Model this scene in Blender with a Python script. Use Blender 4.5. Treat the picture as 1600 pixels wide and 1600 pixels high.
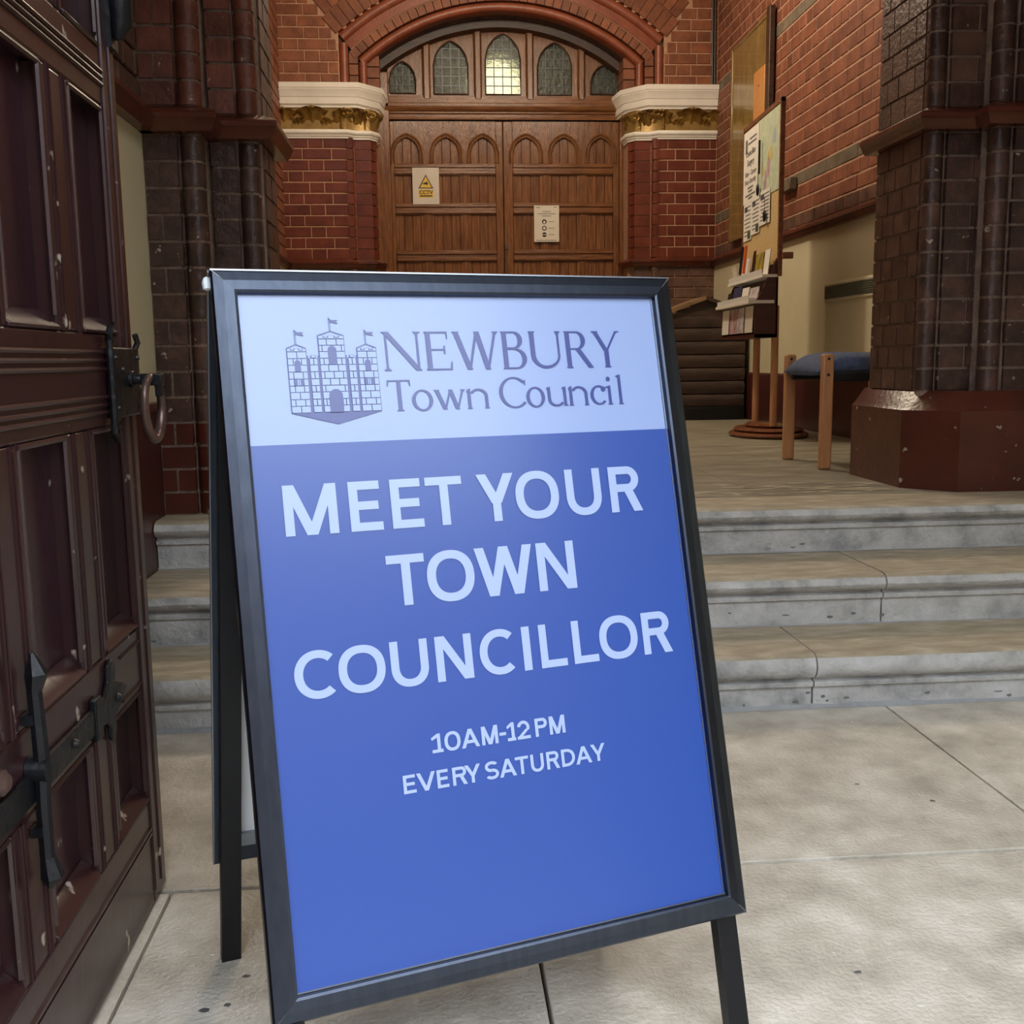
import bpy, bmesh, math, random
from mathutils import Matrix, Vector
R = random.Random(7)
PI = math.pi
SC = bpy.context.scene
COL = SC.collection
for o in list(bpy.data.objects): bpy.data.objects.remove(o)

# ------------------------------------------------------------ camera
CAMH = .92
F = 1640.0
RW = ((0.99692263, -0.07729469, -0.01306915), (-0.02402532, -0.14256531, -0.98949377), (0.07461941, 0.98676272, -0.14398361))
cam = bpy.data.cameras.new('camera')
cam.sensor_width = 36; cam.lens = 36*F/1600; cam.clip_start = .05; cam.clip_end = 100
co = bpy.data.objects.new('camera', cam); COL.objects.link(co)
r, d, f = [Vector(v) for v in RW]
m = Matrix.Identity(4)
for i in range(3):
    m[i][0] = r[i]; m[i][1] = -d[i]; m[i][2] = -f[i]
m[2][3] = CAMH
co.matrix_world = m
SC.camera = co
def in_view(x, y, z, mar=60):
    p = Vector((x, y, z-CAMH)); c = (r.dot(p), d.dot(p), f.dot(p))
    if c[2] < .1: return False
    u = 800+F*c[0]/c[2]; v = 800+F*c[1]/c[2]
    return -mar < u < 1600+mar and -mar < v < 1600+mar

# ------------------------------------------------------------ world, lights, exposure
W = bpy.data.worlds.new('overcast_sky'); SC.world = W; W.use_nodes = True
bg = W.node_tree.nodes['Background']; bg.inputs[0].default_value = (.84, .92, 1.0, 1); bg.inputs[1].default_value = 6.2
SC.view_settings.view_transform = 'Standard'; SC.view_settings.look = 'None'
SC.view_settings.gamma = 1; SC.view_settings.use_curve_mapping = False
SC.view_settings.exposure = 0.0
def lamp(name, typ, loc, power, col, size=.2, rot=None, sy=None):
    l = bpy.data.lights.new(name, typ); l.energy = power; l.color = col
    if typ == 'AREA':
        l.size = size
        if sy: l.shape = 'RECTANGLE'; l.size_y = sy
    elif typ != 'SUN': l.shadow_soft_size = size
    o = bpy.data.objects.new(name, l); COL.objects.link(o); o.location = loc
    if rot: o.rotation_euler = rot
    return o
WARM = (1.0, .84, .64)

# ------------------------------------------------------------ helpers
def lin(c):
    return tuple(((x/255)/12.92 if x/255 <= .04045 else ((x/255+.055)/1.055)**2.4) for x in c)+(1,)
MATS = {}
def mat(name, c1, c2=None, rough=.6, metal=0, scale=8, bump=0, bscale=60, vary=0, coat=0, chips=0, emit=0, spec=.5, coatr=.06, c3=None, stretch=None, trans=0, rvar=0):
    if name in MATS: return MATS[name]
    M = bpy.data.materials.new(name); M.use_nodes = True; nt = M.node_tree; N = nt.nodes; L = nt.links
    b = N['Principled BSDF']
    b.inputs['Roughness'].default_value = rough; b.inputs['Metallic'].default_value = metal
    b.inputs['Specular IOR Level'].default_value = spec
    if coat: b.inputs['Coat Weight'].default_value = coat; b.inputs['Coat Roughness'].default_value = coatr
    if trans: b.inputs['Transmission Weight'].default_value = trans
    geo = N.new('ShaderNodeNewGeometry')
    vec = geo.outputs['Position']
    if stretch:
        mp = N.new('ShaderNodeMapping'); mp.inputs['Scale'].default_value = stretch; L.new(vec, mp.inputs[0]); vec = mp.outputs[0]
    if c2 is None:
        b.inputs['Base Color'].default_value = lin(c1); out = None
    else:
        nz = N.new('ShaderNodeTexNoise'); nz.inputs['Scale'].default_value = scale; nz.inputs['Detail'].default_value = 6
        nz.inputs['Roughness'].default_value = .6
        L.new(vec, nz.inputs['Vector'])
        cr = N.new('ShaderNodeValToRGB'); cr.color_ramp.elements[0].position = .32; cr.color_ramp.elements[1].position = .68
        cr.color_ramp.elements[0].color = lin(c1); cr.color_ramp.elements[1].color = lin(c2)
        if c3:
            e = cr.color_ramp.elements.new(.5); e.color = lin(c3)
        L.new(nz.outputs['Fac'], cr.inputs[0]); out = cr.outputs[0]
        if rvar:
            mr = N.new('ShaderNodeMapRange'); mr.inputs[3].default_value = rough-rvar; mr.inputs[4].default_value = rough+rvar
            L.new(nz.outputs['Fac'], mr.inputs[0]); L.new(mr.outputs[0], b.inputs['Roughness'])
    if vary:
        oi = N.new('ShaderNodeObjectInfo')
        ad = N.new('ShaderNodeMath'); ad.operation = 'ADD'
        L.new(oi.outputs['Random'], ad.inputs[0]); L.new(geo.outputs['Random Per Island'], ad.inputs[1])
        wn = N.new('ShaderNodeTexWhiteNoise'); wn.noise_dimensions = '1D'; L.new(ad.outputs[0], wn.inputs['W'])
        mr = N.new('ShaderNodeMapRange'); mr.inputs[3].default_value = 1-vary; mr.inputs[4].default_value = 1+vary
        L.new(wn.outputs['Value'], mr.inputs[0])
        hs = N.new('ShaderNodeHueSaturation'); L.new(mr.outputs[0], hs.inputs['Value'])
        if out: L.new(out, hs.inputs['Color'])
        else: hs.inputs['Color'].default_value = lin(c1)
        out = hs.outputs[0]
    if chips:
        n2 = N.new('ShaderNodeTexNoise'); n2.inputs['Scale'].default_value = chips; n2.inputs['Detail'].default_value = 3
        L.new(geo.outputs['Position'], n2.inputs['Vector'])
        r2 = N.new('ShaderNodeValToRGB'); r2.color_ramp.elements[0].position = .69; r2.color_ramp.elements[1].position = .73
        L.new(n2.outputs['Fac'], r2.inputs[0])
        mx = N.new('ShaderNodeMix'); mx.data_type = 'RGBA'; L.new(r2.outputs[0], mx.inputs[0])
        if out: L.new(out, mx.inputs[6])
        else: mx.inputs[6].default_value = lin(c1)
        mx.inputs[7].default_value = lin((170, 158, 145)); out = mx.outputs[2]
    if out: L.new(out, b.inputs['Base Color'])
    if bump:
        n3 = N.new('ShaderNodeTexNoise'); n3.inputs['Scale'].default_value = bscale; n3.inputs['Detail'].default_value = 5
        L.new(vec, n3.inputs['Vector'])
        bp = N.new('ShaderNodeBump'); bp.inputs['Strength'].default_value = bump; bp.inputs['Distance'].default_value = .01
        L.new(n3.outputs['Fac'], bp.inputs['Height']); L.new(bp.outputs[0], b.inputs['Normal'])
    if emit:
        b.inputs['Emission Color'].default_value = lin(c1); b.inputs['Emission Strength'].default_value = emit
    MATS[name] = M
    return M

BRICK = mat('red_brick', (106, 58, 36), (142, 84, 52), .55, scale=9, bump=.35, bscale=90, vary=.16)
BRICK_SIDE = mat('orange_red_brick', (104, 60, 42), (140, 86, 62), .55, scale=7, bump=.35, bscale=90, vary=.18)
BRICK_GREY = mat('grey_band_brick', (88, 78, 64), (118, 106, 88), .6, scale=9, bump=.35, vary=.14)
BRICK_GLAZED = mat('dark_red_glazed_brick', (90, 42, 30), (116, 58, 42), .28, scale=9, bump=.2, bscale=50, vary=.14)
BRICK_DARK = mat('dark_brown_glazed_brick', (56, 39, 35), (94, 66, 56), .34, scale=14, bump=.35, bscale=45, vary=.24, chips=34, c3=(72, 50, 44), rvar=.12)
BRICK_DULL = mat('dull_brown_brick', (78, 54, 46), (112, 84, 70), .42, scale=10, bump=.4, bscale=60, vary=.2)  # duller brown brick for reveals, porch walls and lower courses
BRICK_UP = mat('brown_red_pier_brick', (88, 48, 38), (122, 72, 56), .4, scale=10, bump=.35, bscale=50, vary=.2, chips=34)
MORTAR = mat('pink_lime_mortar', (168, 128, 104), (190, 150, 122), .9, scale=20, bump=.5, bscale=120)
MORTAR_D = mat('dirty_mortar', (116, 96, 86), (150, 128, 114), .85, scale=22, bump=.5, bscale=120)
TERRA = mat('glossy_terracotta', (78, 38, 28), (104, 54, 38), .22, scale=5, bump=.1, bscale=25)
MAROON_BRK = mat('maroon_painted_brick', (72, 32, 24), (92, 44, 32), .3, scale=6, bump=.2, bscale=40, chips=26)
MAROON = mat('maroon_wall_paint', (62, 28, 27), (74, 34, 31), .35, scale=5, bump=.08, bscale=30)
CREAM = mat('cream_wall_paint', (206, 198, 166), (214, 206, 176), .55, scale=3, bump=.06, bscale=70)
WHITE_ST = mat('white_painted_stone', (226, 221, 210), (238, 234, 224), .45, scale=6, bump=.08, bscale=60)
GOLD = mat('gold_leaf_paint', (120, 92, 44), (176, 140, 72), .26, .6, scale=14, bump=.3, bscale=60)
GOLD_BG = mat('dull_gold_paint', (136, 108, 58), (164, 134, 78), .4, .4, scale=10, bump=.25, bscale=50)
OAK = mat('varnished_oak', (92, 54, 29), (136, 90, 52), .24, scale=5, bump=.2, bscale=30, vary=.10, stretch=(9, 9, 1))
OAKH = mat('varnished_oak_rail', (92, 54, 29), (136, 90, 52), .24, scale=5, bump=.2, bscale=30, vary=.08, stretch=(1, 9, 9))
OAK_D = mat('dark_oak', (48, 30, 20), (78, 52, 36), .4, scale=5, bump=.2, bscale=30, stretch=(1, 9, 9))
DOORP = mat('maroon_gloss_door_paint', (46, 25, 28), (58, 33, 34), .27, scale=4, bump=.14, bscale=14, chips=20)
DOORPAN = mat('maroon_door_panel_paint', (46, 24, 31), (56, 30, 37), .3, scale=3, bump=.14, bscale=20, chips=14)
IRON = mat('black_iron', (9, 10, 14), (18, 20, 25), .42, 0, spec=.35, scale=20, bump=.35, bscale=40)
BRONZE = mat('worn_bronze', (84, 64, 60), (116, 92, 84), .3, .5, scale=25, bump=.15, bscale=60)
TREAD = mat('worn_tan_limestone', (156, 145, 125), (196, 186, 166), .62, scale=9, bump=.5, bscale=60, c3=(174, 162, 140), stretch=(1, 3, 3))
RISER = mat('grey_limestone', (150, 151, 152), (206, 206, 206), .65, scale=11, bump=.6, bscale=70, c3=(188, 188, 187))
FLAG = mat('beige_flagstone', (176, 169, 157), (226, 220, 210), .42, scale=8, bump=.4, bscale=110, c3=(204, 197, 184), vary=.05, rvar=.1)
FLOORU = mat('grey_green_flagstone', (120, 117, 102), (158, 153, 136), .5, scale=5, bump=.25, bscale=60, c3=(136, 131, 114), stretch=(1, 2.2, 1), rvar=.1)
JOINT = mat('dark_joint', (64, 58, 52), (84, 76, 68), .9, scale=20)
FILLET = mat('cement_fillet', (150, 152, 156), (172, 174, 176), .7, scale=14, bump=.4)
ALU = mat('black_anodised_aluminium', (66, 72, 84), (74, 80, 92), .33, 1.0, scale=90, bump=.02, bscale=200, stretch=(1, 1, .1))
LEGM = mat('black_leg_tube', (14, 16, 21), (19, 22, 28), .4, .2, scale=60)
ALU_E = mat('bare_aluminium_edge', (150, 156, 164), None, .3, .9)
WHITEPVC = mat('white_backing_board', (214, 218, 224), (220, 224, 230), .5, scale=3)
P_PALE = mat('printed_pale_blue', (146, 168, 216), (147, 169, 217), .5, scale=1, coat=1.0, coatr=.24)
P_BLUE = mat('printed_royal_blue', (22, 70, 158), (23, 71, 159), .5, scale=1, coat=1.0, coatr=.24)
P_INK = mat('printed_indigo', (40, 58, 136), None, .5, coat=1.0, coatr=.24)
P_LET = mat('printed_white_blue', (164, 184, 224), None, .5, coat=1.0, coatr=.24)
BEECH = mat('varnished_beech', (184, 128, 84), (204, 148, 100), .35, scale=4, bump=.05, bscale=40, stretch=(8, 8, 1))
BLUEFAB = mat('blue_upholstery', (74, 88, 118), (92, 106, 136), .9, scale=40, bump=.3, bscale=400)
HUTCH = mat('dark_brown_timber', (52, 38, 32), (76, 57, 47), .6, scale=6, bump=.35, bscale=50, vary=.12, stretch=(1, 5, 5))
HUTCH_LIT = mat('lit_timber', (120, 96, 68), (150, 122, 88), .5, scale=6, bump=.3, stretch=(1, 5, 5))  # lighter copy of the hutch timber, light on the left roof board painted in
BLACK = mat('black_plastic', (14, 15, 18), (20, 22, 26), .4, scale=20)
CORK = mat('tan_cork', (190, 160, 108), (206, 178, 126), .8, scale=60, bump=.2, bscale=200)
RACKW = mat('dark_red_stained_wood', (58, 24, 22), (76, 34, 30), .3, scale=5, stretch=(1, 1, 8))
ACRYL = mat('clear_acrylic', (226, 226, 222), None, .15)
PAPER = mat('white_paper', (224, 220, 210), (232, 228, 218), .6, scale=5)
PAPER2 = mat('cream_paper', (214, 206, 190), (222, 214, 198), .6, scale=5)
INK = mat('black_ink', (28, 28, 30), None, .6)
GREYINK = mat('grey_ink', (110, 108, 108), None, .6)
YELLOW = mat('warning_yellow', (214, 176, 52), None, .5)
MAPG = mat('map_green', (176, 192, 160), (206, 210, 184), .6, scale=22, c3=(190, 200, 172))
MAPV = mat('map_mauve', (176, 140, 160), (190, 160, 170), .6, scale=30)
MAPY = mat('map_ochre', (196, 178, 116), (206, 190, 130), .6, scale=30)
CASE = mat('gilt_notice_board', (120, 98, 48), (150, 124, 68), .25, .1, scale=4, bump=.05, stretch=(1, 4, 1), coat=.6)
ORANGEW = mat('orange_pine', (190, 128, 66), (206, 146, 82), .4, scale=5, stretch=(6, 6, 1))
GREYV = mat('grey_green_grille', (96, 98, 84), (110, 112, 98), .6, scale=30)
ASPH = mat('grey_paving', (120, 118, 114), (142, 140, 136), .8, scale=4)
PLASTER = mat('pale_plaster_ceiling', (206, 196, 172), (214, 204, 182), .7, scale=4)

class MB:
    def __init__(s): s.v = []; s.f = []; s.mi = []
    def add(s, vs, fs, mi=0):
        n = len(s.v); s.v += [tuple(v) for v in vs]; s.f += [tuple(i+n for i in f) for f in fs]; s.mi += [mi]*len(fs); return s
    def box(s, x0, x1, y0, y1, z0, z1, mi=0):
        if x0 > x1: x0, x1 = x1, x0
        if y0 > y1: y0, y1 = y1, y0
        if z0 > z1: z0, z1 = z1, z0
        v = [(x, y, z) for z in (z0, z1) for y in (y0, y1) for x in (x0, x1)]
        return s.add(v, [(0, 2, 3, 1), (4, 5, 7, 6), (0, 1, 5, 4), (2, 6, 7, 3), (0, 4, 6, 2), (1, 3, 7, 5)], mi)
    def prism(s, poly, a0, a1, axis=2, mi=0):
        "poly: 2-D points; extruded along axis from a0 to a1"
        def P(p, a):
            return (p[0], p[1], a) if axis == 2 else ((p[0], a, p[1]) if axis == 1 else (a, p[0], p[1]))
        n = len(poly); v = [P(p, a0) for p in poly]+[P(p, a1) for p in poly]
        fs = [tuple(range(n))[::-1], tuple(range(n, 2*n))]+[(i, (i+1) % n, n+(i+1) % n, n+i) for i in range(n)]
        return s.add(v, fs, mi)
    def tube(s, pts, rad, seg=10, mi=0, cap=True, sq=(1, 1)):
        pts = [Vector(p) for p in pts]; rings = []
        rr = rad if isinstance(rad, (list, tuple)) else [rad]*len(pts)
        up = None; base = len(s.v); vs = []
        for i, p in enumerate(pts):
            t = (pts[min(i+1, len(pts)-1)]-pts[max(i-1, 0)]).normalized()
            if up is None:
                up = Vector((0, 0, 1)) if abs(t.z) < .9 else Vector((1, 0, 0))
            a = t.cross(up).normalized(); b2 = a.cross(t).normalized(); up = b2
            for k in range(seg):
                an = 2*PI*k/seg; vs.append(p+a*math.cos(an)*rr[i]*sq[0]+b2*math.sin(an)*rr[i]*sq[1])
        fs = []
        for i in range(len(pts)-1):
            for k in range(seg):
                k2 = (k+1) % seg; fs.append((i*seg+k, i*seg+k2, (i+1)*seg+k2, (i+1)*seg+k))
        if cap:
            fs.append(tuple(range(seg))[::-1]); fs.append(tuple(range((len(pts)-1)*seg, len(pts)*seg)))
        return s.add(vs, fs, mi)
    def lathe(s, prof, c=(0, 0, 0), seg=20, mi=0, sx=1, sy=1):
        vs = []; n = len(prof)
        for k in range(seg):
            a = 2*PI*k/seg
            for (rad, z) in prof: vs.append((c[0]+rad*math.cos(a)*sx, c[1]+rad*math.sin(a)*sy, c[2]+z))
        fs = [(k*n+i, ((k+1) % seg)*n+i, ((k+1) % seg)*n+i+1, k*n+i+1) for k in range(seg) for i in range(n-1)]
        return s.add(vs, fs, mi)
    def mesh(s, name, mats):
        me = bpy.data.meshes.new(name); me.from_pydata(s.v, [], s.f)
        for m_ in (mats if isinstance(mats, (list, tuple)) else [mats]): me.materials.append(m_)
        for p, i in zip(me.polygons, s.mi): p.material_index = i
        b_ = bmesh.new(); b_.from_mesh(me); bmesh.ops.recalc_face_normals(b_, faces=b_.faces); b_.to_mesh(me); b_.free()
        return me
    def build(s, name, mats, parent=None, bevel=0, smooth=False, loc=None, world=False):
        o = bpy.data.objects.new(name, s.mesh(name, mats)); COL.objects.link(o)
        if parent:
            o.parent = parent
            if world: o.matrix_parent_inverse = Matrix.Translation(parent.location).inverted()
        if loc: o.location = loc
        if bevel:
            b_ = o.modifiers.new('bevel', 'BEVEL'); b_.width = bevel; b_.segments = 2; b_.limit_method = 'ANGLE'; b_.angle_limit = .6
            smooth = True
        if smooth:
            for p in o.data.polygons: p.use_smooth = True
            o.data.set_sharp_from_angle(angle=.7)
        return o
def tag(o, label, cat, group=None, kind=None):
    o['label'] = label; o['category'] = cat
    if group: o['group'] = group
    if kind: o['kind'] = kind
    return o
def empty(name, loc, label, cat, rz=0, group=None, kind=None):
    o = bpy.data.objects.new(name, None); COL.objects.link(o); o.location = loc; o.rotation_euler = (0, 0, rz); o.empty_display_size = .05
    return tag(o, label, cat, group, kind)
def link_copy(name, me, parent, loc, rot=(0, 0, 0)):
    o = bpy.data.objects.new(name, me); COL.objects.link(o); o.parent = parent; o.location = loc; o.rotation_euler = rot
    return o
_brk = {}
def brick_mesh(w, h, m_, dep=.03, ch=.0035):
    "front face towards -y, centred in x and z"
    k = (round(w, 3), round(h, 3), m_.name, dep)
    if k in _brk: return _brk[k]
    x, z = w/2, h/2; mb = MB()
    v = [(-x, dep, -z), (x, dep, -z), (x, dep, z), (-x, dep, z), (-x, ch, -z), (x, ch, -z), (x, ch, z), (-x, ch, z),
         (-x+ch, 0, -z+ch), (x-ch, 0, -z+ch), (x-ch, 0, z-ch), (-x+ch, 0, z-ch)]
    fs = [(3, 2, 1, 0)]
    for a in range(4):
        b_ = (a+1) % 4; fs.append((a, b_, 4+b_, 4+a)); fs.append((4+a, 4+b_, 8+b_, 8+a))
    fs.append((8, 9, 10, 11)); mb.add(v, fs)
    _brk[k] = mb.mesh('brick', m_); return _brk[k]
def sweep(path, prof, mb=None, closed=False, mi=0, closeprof=True):
    """path: plan points (x,y); profile: (out,z) pairs; out is to the RIGHT of travel"""
    mb = mb or MB(); n = len(path); k = len(prof); vs = []
    for i, p in enumerate(path):
        p = Vector(p)
        d1 = (Vector(path[i])-Vector(path[i-1])).normalized() if i > 0 or closed else None
        d2 = (Vector(path[(i+1) % n])-Vector(path[i])).normalized() if i < n-1 or closed else None
        d1 = d1 or d2; d2 = d2 or d1
        n1 = Vector((d1.y, -d1.x)); n2 = Vector((d2.y, -d2.x)); b_ = (n1+n2)
        b_ = b_/max(b_.dot(n1), .35) if b_.length > 1e-6 else n1
        for (o_, z) in prof: q = p+b_*o_; vs.append((q.x, q.y, z))
    fs = []
    for i in range(n-1 if not closed else n):
        for j in range(k if closeprof else k-1):
            a = i*k+j; b_ = i*k+(j+1) % k; c = ((i+1) % n)*k+(j+1) % k; d_ = ((i+1) % n)*k+j
            fs.append((a, b_, c, d_))
    if not closed and closeprof:
        fs.append(tuple(range(k))); fs.append(tuple(range((n-1)*k, n*k))[::-1])
    return mb.add(vs, fs, mi)
def clip_poly(poly, conv):
    "Sutherland-Hodgman, conv counter-clockwise"
    out = poly
    for i in range(len(conv)):
        a, b_ = conv[i], conv[(i+1) % len(conv)]
        ins = lambda p: (b_[0]-a[0])*(p[1]-a[1])-(b_[1]-a[1])*(p[0]-a[0]) >= -1e-9
        new = []
        for j in range(len(out)):
            p, q = out[j], out[(j+1) % len(out)]
            if ins(p): new.append(p)
            if ins(p) != ins(q):
                dx, dy = q[0]-p[0], q[1]-p[1]
                den = (b_[0]-a[0])*dy-(b_[1]-a[1])*dx
                t = ((b_[1]-a[1])*(p[0]-a[0])-(b_[0]-a[0])*(p[1]-a[1]))/den if abs(den) > 1e-12 else 0
                new.append((p[0]+t*dx, p[1]+t*dy))
        out = new
        if len(out) < 3: return []
    return out
def text_mesh(s, size, mats, bold=0, align='CENTER'):
    c = bpy.data.curves.new('lettering', 'FONT'); c.body = s; c.size = size; c.align_x = align; c.offset = bold; c.resolution_u = 3
    o = bpy.data.objects.new('tmp', c); COL.objects.link(o)
    dg = bpy.context.evaluated_depsgraph_get(); me = bpy.data.meshes.new_from_object(o.evaluated_get(dg))
    bpy.data.objects.remove(o); me.materials.clear(); me.materials.append(mats); me.name = 'lettering'
    return me

def course_wall(parent, org, ang, u0, u1, z0, course, n, m_, bond, holes=None, dark=None, joint=.011, seed=1, individual=280, jointv=.008, st=.225, hd=.110, outward=.012):
    """bricks on a vertical plane. org: plan origin, ang: direction of u. Bricks inside the frame are parts, the rest one stuff part"""
    rr = random.Random(seed); cu, su = math.cos(ang), math.sin(ang)
    nx, ny = su, -cu                       # outward (towards -y when ang = 0)
    cand = []
    for k in range(n):
        z = z0+(k+.5)*course
        if bond == 'flemish': seq = [st, hd]; off = -(st+hd)/2*(k % 2)*1.0
        elif bond == 'english': seq = [st] if k % 2 else [hd]; off = -.056 if k % 2 else 0
        else: seq = [st]; off = -st/2*(k % 2)
        u = u0+off-.02; i = 0
        while u < u1:
            w = seq[i % len(seq)]; i += 1
            a, b_ = u, u+w; u = b_+jointv
            spans = [(max(a, u0), min(b_, u1))]
            if holes:
                h0 = holes(z)
                if h0:
                    s2 = []
                    for (p, q) in spans:
                        if q <= h0[0] or p >= h0[1]: s2.append((p, q))
                        else:
                            if p < h0[0]: s2.append((p, h0[0]))
                            if q > h0[1]: s2.append((h0[1], q))
                    spans = s2
            for (p, q) in spans:
                if q-p < .025: continue
                c = (p+q)/2; x = org[0]+cu*c+nx*outward; y = org[1]+su*c+ny*outward
                mm = dark(k, c, z) if dark else None
                cand.append((x, y, z, round(q-p, 2 if abs(q-p-st) > .02 and abs(q-p-hd) > .02 else 3), mm or m_, in_view(x, y, z, 10)))
    vis = [c for c in cand if c[5]]; rest = [c for c in cand if not c[5]]
    vis.sort(key=lambda c: c[1]); rest += vis[individual:]; vis = vis[:individual]
    for (x, y, z, w, mm, _) in vis:
        jx = rr.uniform(-.0015, .0015)
        link_copy('brick', brick_mesh(w, course-joint, mm), parent, (x+nx*jx, y+ny*jx, z), (0, 0, ang))
    byM = {}
    for c in rest: byM.setdefault(c[4].name, []).append(c)
    for nm, lst in byM.items():
        mb = MB()
        for (x, y, z, w, mm, _) in lst:
            me = brick_mesh(w, course-joint, mm)
            mb.add([(x+cu*v.co.x-su*v.co.y, y+su*v.co.x+cu*v.co.y, z+v.co.z) for v in me.vertices], [tuple(p.vertices) for p in me.polygons])
        o = mb.build('bricks', lst[0][4], parent); o['kind'] = 'stuff'
    return len(vis)

# ------------------------------------------------------------ lobby lamps and an added porch fill
lamp('lobby_lamp', 'POINT', (.55, 6.3, 3.75), 120, WARM, .13)
lamp('lobby_ceiling_lamp', 'AREA', (.7, 6.9, 4.25), 32, WARM, 1.6)
lamp('porch_fill', 'AREA', (.6, 2.2, 3.2), 8, (1, .9, .78), .5)  # added fill light, the porch has no known lamp

# ============================================================ SETTING
ZU = .45                      # upper floor level
XL, XR, YB = -1.14, 2.40, 8.85
# ---- lower floor: flagstones with open joints
fl = MB().box(-1.4, 2.6, -.9, 2.7, -.12, -.028).build('floor', JOINT); tag(fl, 'worn beige flagstone floor of the porch in front of the steps', 'floor', kind='structure')
xs_a = [-.90, -.455, .148, 1.20, 2.3]
def flagstone(x0, x1, y0, y1, dz=0):
    g = .0030; mb = MB(); c = .0015
    x0 += g; x1 -= g; y0 += g; y1 -= g
    mb.box(x0, x1, y0, y1, -.05, dz-c)
    mb.add([(x0, y0, dz-c), (x1, y0, dz-c), (x1, y1, dz-c), (x0, y1, dz-c), (x0+c, y0+c, dz), (x1-c, y0+c, dz), (x1-c, y1-c, dz), (x0+c, y1-c, dz)],
           [(0, 1, 5, 4), (1, 2, 6, 5), (2, 3, 7, 6), (3, 0, 4, 7), (4, 5, 6, 7)])
    return mb.build('flagstone', FLAG, fl)
for x0, x1 in ((-1.3, .10), (.10, 1.18), (1.18, 2.3)):
    flagstone(x0, x1, 1.778, 2.61)
for x0, x1 in ((-1.3, -.475), (-.475, .148), (.148, 1.95), (1.95, 2.3)):
    flagstone(x0, x1, .98, 1.772)
for x0, x1 in ((-1.3, -.3), (-.3, .75), (.75, 1.55), (1.55, 2.3)):
    flagstone(x0, x1, .2, .976)
# chewing gum and marks on the floor
g = MB()
for (x, y, rd) in ((-.315, 1.43, .006), (-.30, 1.50, .006), (-.345, 1.42, .007), (-.33, 1.33, .006), (1.02, 2.0, .006), (.9, 2.1, .005), (-.24, 1.62, .004), (.62, 1.42, .006)):
    n = 10; g.add([(x+rd*math.cos(2*PI*k/n)*R.uniform(.7, 1.3), y+.8*rd*math.sin(2*PI*k/n)*R.uniform(.7, 1.2), .0006) for k in range(n)], [tuple(range(n))])
o = g.build('gum_spots', mat('grey_gum', (92, 92, 90), None, .7), fl); o['kind'] = 'stuff'
g = MB()
for k in range(60):
    x, y = R.uniform(-.4, 1.7), R.uniform(1.25, 2.5); a = R.uniform(0, PI); s_ = R.uniform(.0012, .003); l_ = s_*R.uniform(1, 2.5)
    g.add([(x+l_*math.cos(a), y+l_*math.sin(a), .0008), (x-s_*math.sin(a), y+s_*math.cos(a), .0008), (x-l_*math.cos(a), y-l_*math.sin(a), .0008), (x+s_*math.sin(a), y-s_*math.cos(a), .0008)], [(0, 1, 2, 3)])
o = g.build('grit', mat('white_grit', (232, 230, 224), None, .6), fl); o['kind'] = 'stuff'

# ---- steps: three risers, moulded nosings
Y1, Y2, Y3 = 2.60, 2.876, 3.213
steps = empty('stone_steps', (.6, Y1, 0), 'three worn limestone steps with rounded nosings up to the inner doorway', 'steps', kind='structure')
def step_stone(x0, x1, y, yb, z0, z1, parent, dz=0):
    q = 0 if z0 == 0 else .018
    x0 += .0025; x1 -= .0025; z1 += dz
    pr = [(y+.0, z0), (y+.0, z1-.093+q), (y-.011, z1-.090+q), (y-.012, z1-.077+q), (y+.001, z1-.0745+q), (y+.001, z1-.069+q),
          (y-.016, z1-.064+q*.95), (y-.029, z1-.052+q*.8), (y-.034, z1-.034+q*.4), (y-.030, z1-.018), (y-.024, z1-.009), (y-.012, z1-.002), (y+.005, z1), (yb, z1), (yb, z0)]
    mb = MB(); n = len(pr); nx = max(2, int((x1-x0)/.03))
    rr = random.Random(int(x0*1000+z1*77)); vs = []
    for i in range(nx+1):
        x = x0+(x1-x0)*i/nx; w = rr.uniform(-.0022, .0012)
        for j, (py, pz) in enumerate(pr):
            vs.append((x, py+(w if 6 <= j <= 11 else 0)*-1, pz+(w*.8 if 8 <= j <= 12 else 0)))
    fs = []; mi = []
    for i in range(nx):
        for j in range(n):
            fs.append((i*n+j, i*n+(j+1) % n, (i+1)*n+(j+1) % n, (i+1)*n+j)); mi.append(1 if j in (10, 11, 12, 13) else 0)
    fs += [tuple(range(n)), tuple(range(nx*n, (nx+1)*n))[::-1]]; mi += [0, 0]
    mb.v = vs; mb.f = fs; mb.mi = mi
    o = mb.build('step_stone', [RISER, TREAD], parent, smooth=True); return o
XA, XB = -.84, 2.3
for y, yb, z0, z1, cuts in ((Y1, Y2+.05, 0, .15, (XA, -.10, .983, 2.02, XB)), (Y2, Y3+.05, .15, .30, (XA, .34, 1.285, XB)), (Y3, 3.449, .30, ZU, (XA, .72, XB))):
    st_ = MB().box(XA, XB, y+.03, yb, z0-.002, z1-.01).build('step', JOINT, steps, world=True)
    for a, b_ in zip(cuts, cuts[1:]): step_stone(a, b_, y, yb, z0, z1, st_, R.uniform(-.0012, .0012))
    n = 60; mb = MB(); rr = random.Random(5); pts = []
    for i in range(n+1):      # cement fillet at the foot of the riser
        x = XA+(XB-XA)*i/n; a = (.012 if z0 == 0 else .005)*rr.uniform(.6, 1.2); pts += [(x, y-a, z0+.0005), (x, y+.001, z0+a*.9), (x, y+.001, z0)]
    mb.add(pts, [(i*3+a, i*3+(a+1) % 3, i*3+3+(a+1) % 3, i*3+3+a) for i in range(n) for a in range(3)])
    mb.build('mortar_fillet', FILLET, st_)

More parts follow.
